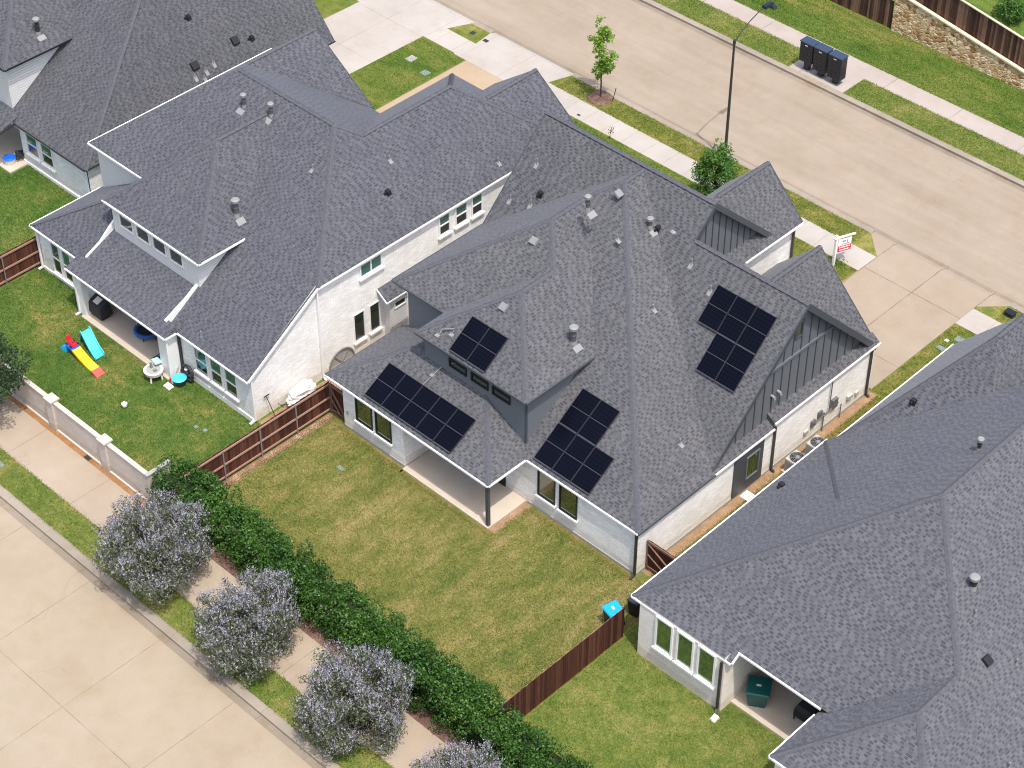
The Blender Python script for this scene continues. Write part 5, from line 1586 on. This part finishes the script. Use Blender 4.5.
obj('seat_back', MB().hexa([(-30.74, -8.08, .58), (-30.62, -8.08, .58), (-30.62, -7.84, .58), (-30.74, -7.84, .58), (-30.78, -8.06, .80), (-30.68, -8.06, .80), (-30.68, -7.86, .80), (-30.78, -7.86, .80)]), 'red', cr, bevel=.03)
obj('steering_wheel', MB().tube([(-30.3 + .02 * math.sin(t), -7.96 + .09 * math.cos(t), .64 + .09 * math.sin(t)) for t in [2 * math.pi * q / 12 for q in range(13)]], .018, 6, caps=False), 'black', cr)
for xx, yy in ((-30.28, -8.17), (-30.62, -8.17), (-30.28, -7.75), (-30.62, -7.75)):
    obj('wheel', MB().tube([(xx, yy - .03, .42), (xx, yy + .03, .42)], .075, 12), 'black', cr)

SL = thing('toy_slide', 'teal plastic slide standing on the lawn beside the bright track', 'toy', (-30.1, -7.0, 0))
pr = [(-30.5, .72), (-30.32, .71), (-29.9, .42), (-29.5, .2), (-29.1, .11), (-28.95, .1)]
m = MB()
for (xa, za), (xb, zb) in zip(pr[:-1], pr[1:]):
    yo = lambda x: -7.05 - (x + 30.65) * .22
    for lo, hi, h in ((-.24, .24, .0), (-.3, -.24, .12), (.24, .3, .12)):
        m.hexa([(xa, yo(xa) + lo, za - .05), (xb, yo(xb) + lo, zb - .05), (xb, yo(xb) + hi, zb - .05), (xa, yo(xa) + hi, za - .05),
                (xa, yo(xa) + lo, za + h), (xb, yo(xb) + lo, zb + h), (xb, yo(xb) + hi, zb + h), (xa, yo(xa) + hi, za + h)])
obj('chute', m, 'teal', SL)
m = MB()
for yy in (-7.28, -6.82):
    m.beam((-30.5, yy, .70), (-30.74, yy, 0), .07, .07)
for z in (.22, .44):
    m.box(-30.76 + z * .34, -30.66 + z * .34, -7.28, -6.82, z, z + .05)
obj('ladder', m, 'teal2', SL)

def sphere(c, r, seg=18, rings=10):
    m = MB()
    for i in range(rings):
        t0, t1 = math.pi * i / rings, math.pi * (i + 1) / rings
        for k in range(seg):
            a0, a1 = 2 * math.pi * k / seg, 2 * math.pi * (k + 1) / seg
            P = lambda t, a: (c[0] + r * math.sin(t) * math.cos(a), c[1] + r * math.sin(t) * math.sin(a), c[2] + r * math.cos(t))
            pts = [P(t0, a0), P(t1, a0), P(t1, a1), P(t0, a1)]
            if i == 0: pts = [pts[0], pts[1], pts[2]]
            if i == rings - 1: pts = [pts[0], pts[1], pts[3]]
            m.face(pts, 1 if ((k // 3 + i // 3) % 2 and i % 3 == 1) else 0)
    return m
bl = obj('ball', sphere((-25.2, -8.8, .17), .17), ['cream', 'charcoal'], smooth=True)
tag(bl, 'white ball lying alone on the green lawn', 'ball')

G = thing('covered_grill', 'black covered grill with a white sheet on the white house patio', 'grill', (-31.55, -5.35, .1))
obj('cover', MB().hexa([(-32.15, -5.75, .3), (-30.95, -5.75, .3), (-30.95, -5.0, .3), (-32.15, -5.0, .3), (-32.05, -5.7, .95), (-31.05, -5.7, .95), (-31.05, -5.1, 1.18), (-32.05, -5.1, 1.18)]), 'charcoal', G, bevel=.06)
obj('cart', MB().box(-32.0, -31.1, -5.65, -5.1, .12, .3), 'black', G)
obj('paper_sheet', MB().hexa([(-31.75, -5.6, 1.0), (-31.35, -5.6, 1.0), (-31.35, -5.25, 1.14), (-31.75, -5.25, 1.14), (-31.75, -5.6, 1.02), (-31.35, -5.6, 1.02), (-31.35, -5.25, 1.16), (-31.75, -5.25, 1.16)]), 'cream', G)
G2 = thing('storage_bench', 'long black bench in the shade behind the covered grill', 'bench', (-30.6, -3.9, .1))
obj('seat', MB().box(-31.5, -29.6, -4.4, -3.6, .1, .6), 'charcoal', G2, bevel=.05); obj('backrest', MB().box(-31.5, -29.6, -3.6, -3.42, .3, 1.0), 'charcoal', G2, bevel=.05)

TR = thing('mini_trampoline', 'small round trampoline with a blue rim on the patio', 'trampoline', (-28.6, -4.65, .1))
cx, cy = -28.6, -4.65
ring = MB()
pts = [(cx + .62 * math.cos(t), cy + .62 * math.sin(t), .42) for t in [2 * math.pi * q / 26 for q in range(27)]]
ring.tube(pts, .1, 8, caps=False)
obj('rim', ring, 'navyrim', TR)
obj('mat', MB().disc((cx, cy), .56, .40, .42, 24), 'charcoal', TR)
for q in range(6):
    t = q * math.pi / 3
    obj('leg', MB().tube([(cx + .6 * math.cos(t), cy + .6 * math.sin(t), .42), (cx + .62 * math.cos(t), cy + .62 * math.sin(t), .1)], .025, 6), 'navy', TR)
obj('hand_bar', MB().tube([(cx - .6, cy - .2, .42), (cx - .6, cy - .2, 1.15), (cx - .6, cy + .2, 1.15), (cx - .6, cy + .2, .42)], .02, 6), 'orange', TR)

def folding_chair(x, y, z, rz, label, mat='navy', fr='sky'):
    Ch = thing('folding_chair', label, 'chair', (x, y, z))
    c, s = math.cos(rz), math.sin(rz)
    W = lambda a, b, h: (x + a * c - b * s, y + a * s + b * c, z + h)
    obj('seat', MB().hexa([W(-.25, -.25, .4), W(.25, -.25, .4), W(.25, .22, .36), W(-.25, .22, .36), W(-.25, -.25, .43), W(.25, -.25, .43), W(.25, .22, .39), W(-.25, .22, .39)]), mat, Ch)
    obj('backrest', MB().hexa([W(-.25, .22, .42), W(.25, .22, .42), W(.25, .26, .42), W(-.25, .26, .42), W(-.25, .36, .9), W(.25, .36, .9), W(.25, .4, .9), W(-.25, .4, .9)]), mat, Ch)
    for a, b in ((-.25, -.25), (.25, -.25), (-.25, .25), (.25, .25)):
        obj('leg', MB().tube([W(a, -b * .9, .42), W(a, b, 0)], .018, 6), fr, Ch)
    return Ch
folding_chair(-26.9, -4.75, .1, .6, 'blue folding chair on the patio right of the trampoline')
folding_chair(-45.75, -.1, .1, -.5, 'black folding chair on the corner patio behind the blue tub', 'charcoal', 'black')

WT = thing('water_table', 'white toy water table with legs at the patio corner', 'toy', (-25.85, -6.45, 0))
obj('basin', MB().disc((-25.85, -6.45), .46, .38, .56, 18, 0, .5), 'cream', WT); obj('tray', MB().disc((-25.85, -6.45), .36, .561, .575, 18), 'lid_g', WT)
for q in range(4):
    t = q * math.pi / 2 + .5
    obj('leg', MB().tube([(-25.85 + .36 * math.cos(t), -6.45 + .36 * math.sin(t), .4), (-25.85 + .42 * math.cos(t), -6.45 + .42 * math.sin(t), 0)], .05, 8), 'cream', WT)
obj('pump', MB().box(-26.05, -25.95, -6.5, -6.4, .56, .9).box(-25.75, -25.6, -6.55, -6.4, .56, .68), 'boxgrey', WT)
obj('shade', MB().hexa([(-26.3, -6.2, .74), (-25.85, -6.3, .74), (-25.75, -5.95, .74), (-26.2, -5.85, .74), (-26.3, -6.2, .80), (-25.85, -6.3, .80), (-25.75, -5.95, .80), (-26.2, -5.85, .80)]), 'palesky', WT)

PM = thing('play_mat', 'dark blue patterned mat on the patio beside the white water table', 'mat', (-26.3, -5.3, .1))
obj('cloth', MB().box(-27.0, -25.95, -5.75, -4.9, .105, .13), 'navy', PM)
sp_ = MB()
for i in range(7):
    for j in range(5):
        px, py = -26.9 + i * .14, -5.66 + j * .17
        sp_.disc((px, py), .03, .131, .134, 8)
obj('dots', sp_, 'palesky', PM)

def tub(name, label, x, y, z, r, h, mat, rim):
    Tb = thing(name, label, 'tub', (x, y, z))
    obj('shell', MB().disc((x, y), r * .85, z, z + h, 20, 0, r), mat, Tb)
    obj('lid', MB().disc((x, y), r * 1.04, z + h + .002, z + h + .06, 20, 0, r * .7), rim, Tb, bevel=0)
    return Tb
tub('turquoise_tub', 'round turquoise tub leaning on black rings by the patio corner', -24.62, -5.85, 0, .36, .38, 'charcoal', 'teal')
rg = thing('hose_reel', 'black hose ring against the wall behind the turquoise tub', 'hose', (-24.45, -5.45, 0))
rm = MB(); rm.tube([(-24.5 + .4 * math.cos(t), -5.42 + .05 * math.sin(t), .5 + .4 * math.sin(t)) for t in [2 * math.pi * q / 20 for q in range(21)]], .09, 8, caps=False)
obj('coil', rm, 'charcoal', rg); obj('hub', MB().tube([(-24.5, -5.5, .5), (-24.5, -5.32, .5)], .12, 12), 'charcoal', rg)
bt = thing('bubble_mower', 'red and white toy mower next to the turquoise tub', 'toy', (-25.0, -5.9, 0))
obj('body', MB().box(-25.12, -24.88, -6.1, -5.8, .03, .2), 'red', bt, bevel=.03); obj('handle', MB().tube([(-25.1, -5.8, .15), (-25.1, -5.5, .65), (-24.9, -5.5, .65), (-24.9, -5.8, .15)], .018, 6), 'cream', bt)

tub('water_tub', 'bright blue round tub on the corner patio', -45.85, -.75, .1, .36, .36, 'cream', 'blue')
CT = thing('covered_cart', 'garden cart under a bunched white tarp beside the brick wall', 'cart', (-19.2, -2.9, 0))
def lump(c, rx, ry, rz, seed, seg=16, rings=8):
    rs = random.Random(seed); m = MB()
    g = [[1 + rs.uniform(-.12, .12) for k in range(seg)] for i in range(rings + 1)]
    def P(i, k):
        t = math.pi / 2 * i / rings * 1.0; a = 2 * math.pi * k / seg; q = g[i][k % seg] if i else 1.0
        sx = abs(math.cos(a)) ** .7 * (1 if math.cos(a) > 0 else -1); sy = abs(math.sin(a)) ** .7 * (1 if math.sin(a) > 0 else -1)
        return (c[0] + rx * q * math.sin(t) ** .7 * sx, c[1] + ry * q * math.sin(t) ** .7 * sy, c[2] + rz * math.cos(t) ** .8 * (q if i < rings else 1))
    for i in range(rings):
        for k in range(seg):
            pts = [P(i, k), P(i + 1, k), P(i + 1, k + 1), P(i, k + 1)]
            m.face(pts if i else pts[:3])
    return m
obj('tarp', lump((-19.2, -2.6, .45), .42, .85, .75, 4), 'tarp', CT)
obj('tray', MB().box(-19.5, -18.9, -3.3, -1.9, .25, .5), 'black', CT)
for yy in (-3.3, -2.0):
    obj('wheel', MB().tube([(-18.95, yy, .18), (-18.87, yy, .18)], .18, 14), 'black', CT)
obj('handle', MB().tube([(-19.2, -3.3, .4), (-19.2, -3.9, .75), (-19.0, -3.95, .75), (-19.4, -3.95, .75)], .02, 6), 'dark', CT)
RK = thing('garden_rake', 'thin dark garden tool leaning on the brick wall by the tarp', 'tool', (-19.5, -4.2, 0))
obj('shaft', MB().tube([(-19.35, -4.2, 0), (-19.75, -4.35, 1.25)], .02, 6), 'dark', RK); obj('head', MB().beam((-19.75, -4.5, 1.25), (-19.75, -4.15, 1.27), .03, .05), 'dark', RK)
GR = thing('patio_grill', 'black grill in the deep shade of the right house patio', 'grill', (10.6, -1.2, .1))
obj('body', MB().box(10.1, 11.0, -1.5, -.9, .35, .75), 'black', GR, bevel=.05); obj('hood', MB().hexa([(10.1, -1.5, .752), (11.0, -1.5, .752), (11.0, -.9, .752), (10.1, -.9, .752), (10.2, -1.4, 1.02), (10.9, -1.4, 1.02), (10.9, -.95, 1.05), (10.2, -.95, 1.05)]), 'charcoal', GR, bevel=.04)
for a, b in ((10.15, -1.45), (10.95, -1.45), (10.15, -.95), (10.95, -.95)):
    obj('leg', MB().box(a - .025, a + .025, b - .025, b + .025, .1, .35), 'black', GR)
CR = thing('plastic_crate', 'green plastic crate beside the black grill on the patio', 'crate', (11.35, -1.1, .1))
obj('tub_body', MB().hexa([(11.1, -1.35, .1), (11.55, -1.35, .1), (11.55, -.85, .1), (11.1, -.85, .1), (11.05, -1.4, .6), (11.6, -1.4, .6), (11.6, -.8, .6), (11.05, -.8, .6)]), 'green2', CR, bevel=.02)
obj('rim', MB().box(11.02, 11.63, -1.43, -.77, .601, .64), 'green2', CR)

# ------------------------------------------------------------------ light, sky, camera
sv = Vector((3.0, -1.1, 8.1)).normalized()
w = bpy.data.worlds.new('World'); scene.world = w; w.use_nodes = True
nt = w.node_tree
bg = nt.nodes['Background']
sk = nt.nodes.new('ShaderNodeTexSky'); sk.sky_type = 'NISHITA'; sk.sun_disc = False
sk.sun_elevation = math.asin(sv.z); sk.sun_rotation = math.atan2(sv.x, sv.y)
sk.air_density = 0.9; sk.dust_density = 4.0; sk.ozone_density = 0.6
nt.links.new(sk.outputs[0], bg.inputs[0]); bg.inputs[1].default_value = 0.15
sl = bpy.data.lights.new('sun', 'SUN'); sl.energy = 2.0; sl.angle = math.radians(.53); sl.color = (1.0, .955, .89)
so = bpy.data.objects.new('sun', sl); C.objects.link(so)
so.rotation_euler = (-sv).to_track_quat('-Z', 'Y').to_euler(); so.location = (20, -10, 60)

cam = bpy.data.cameras.new('camera'); cam.sensor_width = 36.0; cam.lens = 2071.0 / 1024 * 36.0; cam.clip_end = 2000; cam.clip_start = 1.0
co = bpy.data.objects.new('camera', cam); C.objects.link(co)
pi_, ya = 0.7254, 0.7710
rt = Vector((math.cos(ya), math.sin(ya), 0))
fw = Vector((-math.sin(ya) * math.cos(pi_), math.cos(ya) * math.cos(pi_), -math.sin(pi_)))
up = rt.cross(fw)
m = Matrix.Identity(4)
for i in range(3):
    m[i][0], m[i][1], m[i][2], m[i][3] = rt[i], up[i], -fw[i], CAM[i]
co.matrix_world = m
scene.camera = co
scene.view_settings.view_transform = 'Standard'; scene.view_settings.look = 'None'
scene.view_settings.exposure = 0.95; scene.view_settings.gamma = 1.0
scene.render.engine = 'CYCLES'
scene.cycles.max_bounces = 6; scene.cycles.diffuse_bounces = 3; scene.cycles.glossy_bounces = 3
scene.cycles.use_denoising = True
scene.cycles.denoising_input_passes = 'RGB_ALBEDO_NORMAL'
scene.cycles.denoising_prefilter = 'NONE'
scene.cycles.use_adaptive_sampling = False
scene.cycles.filter_width = 1.1
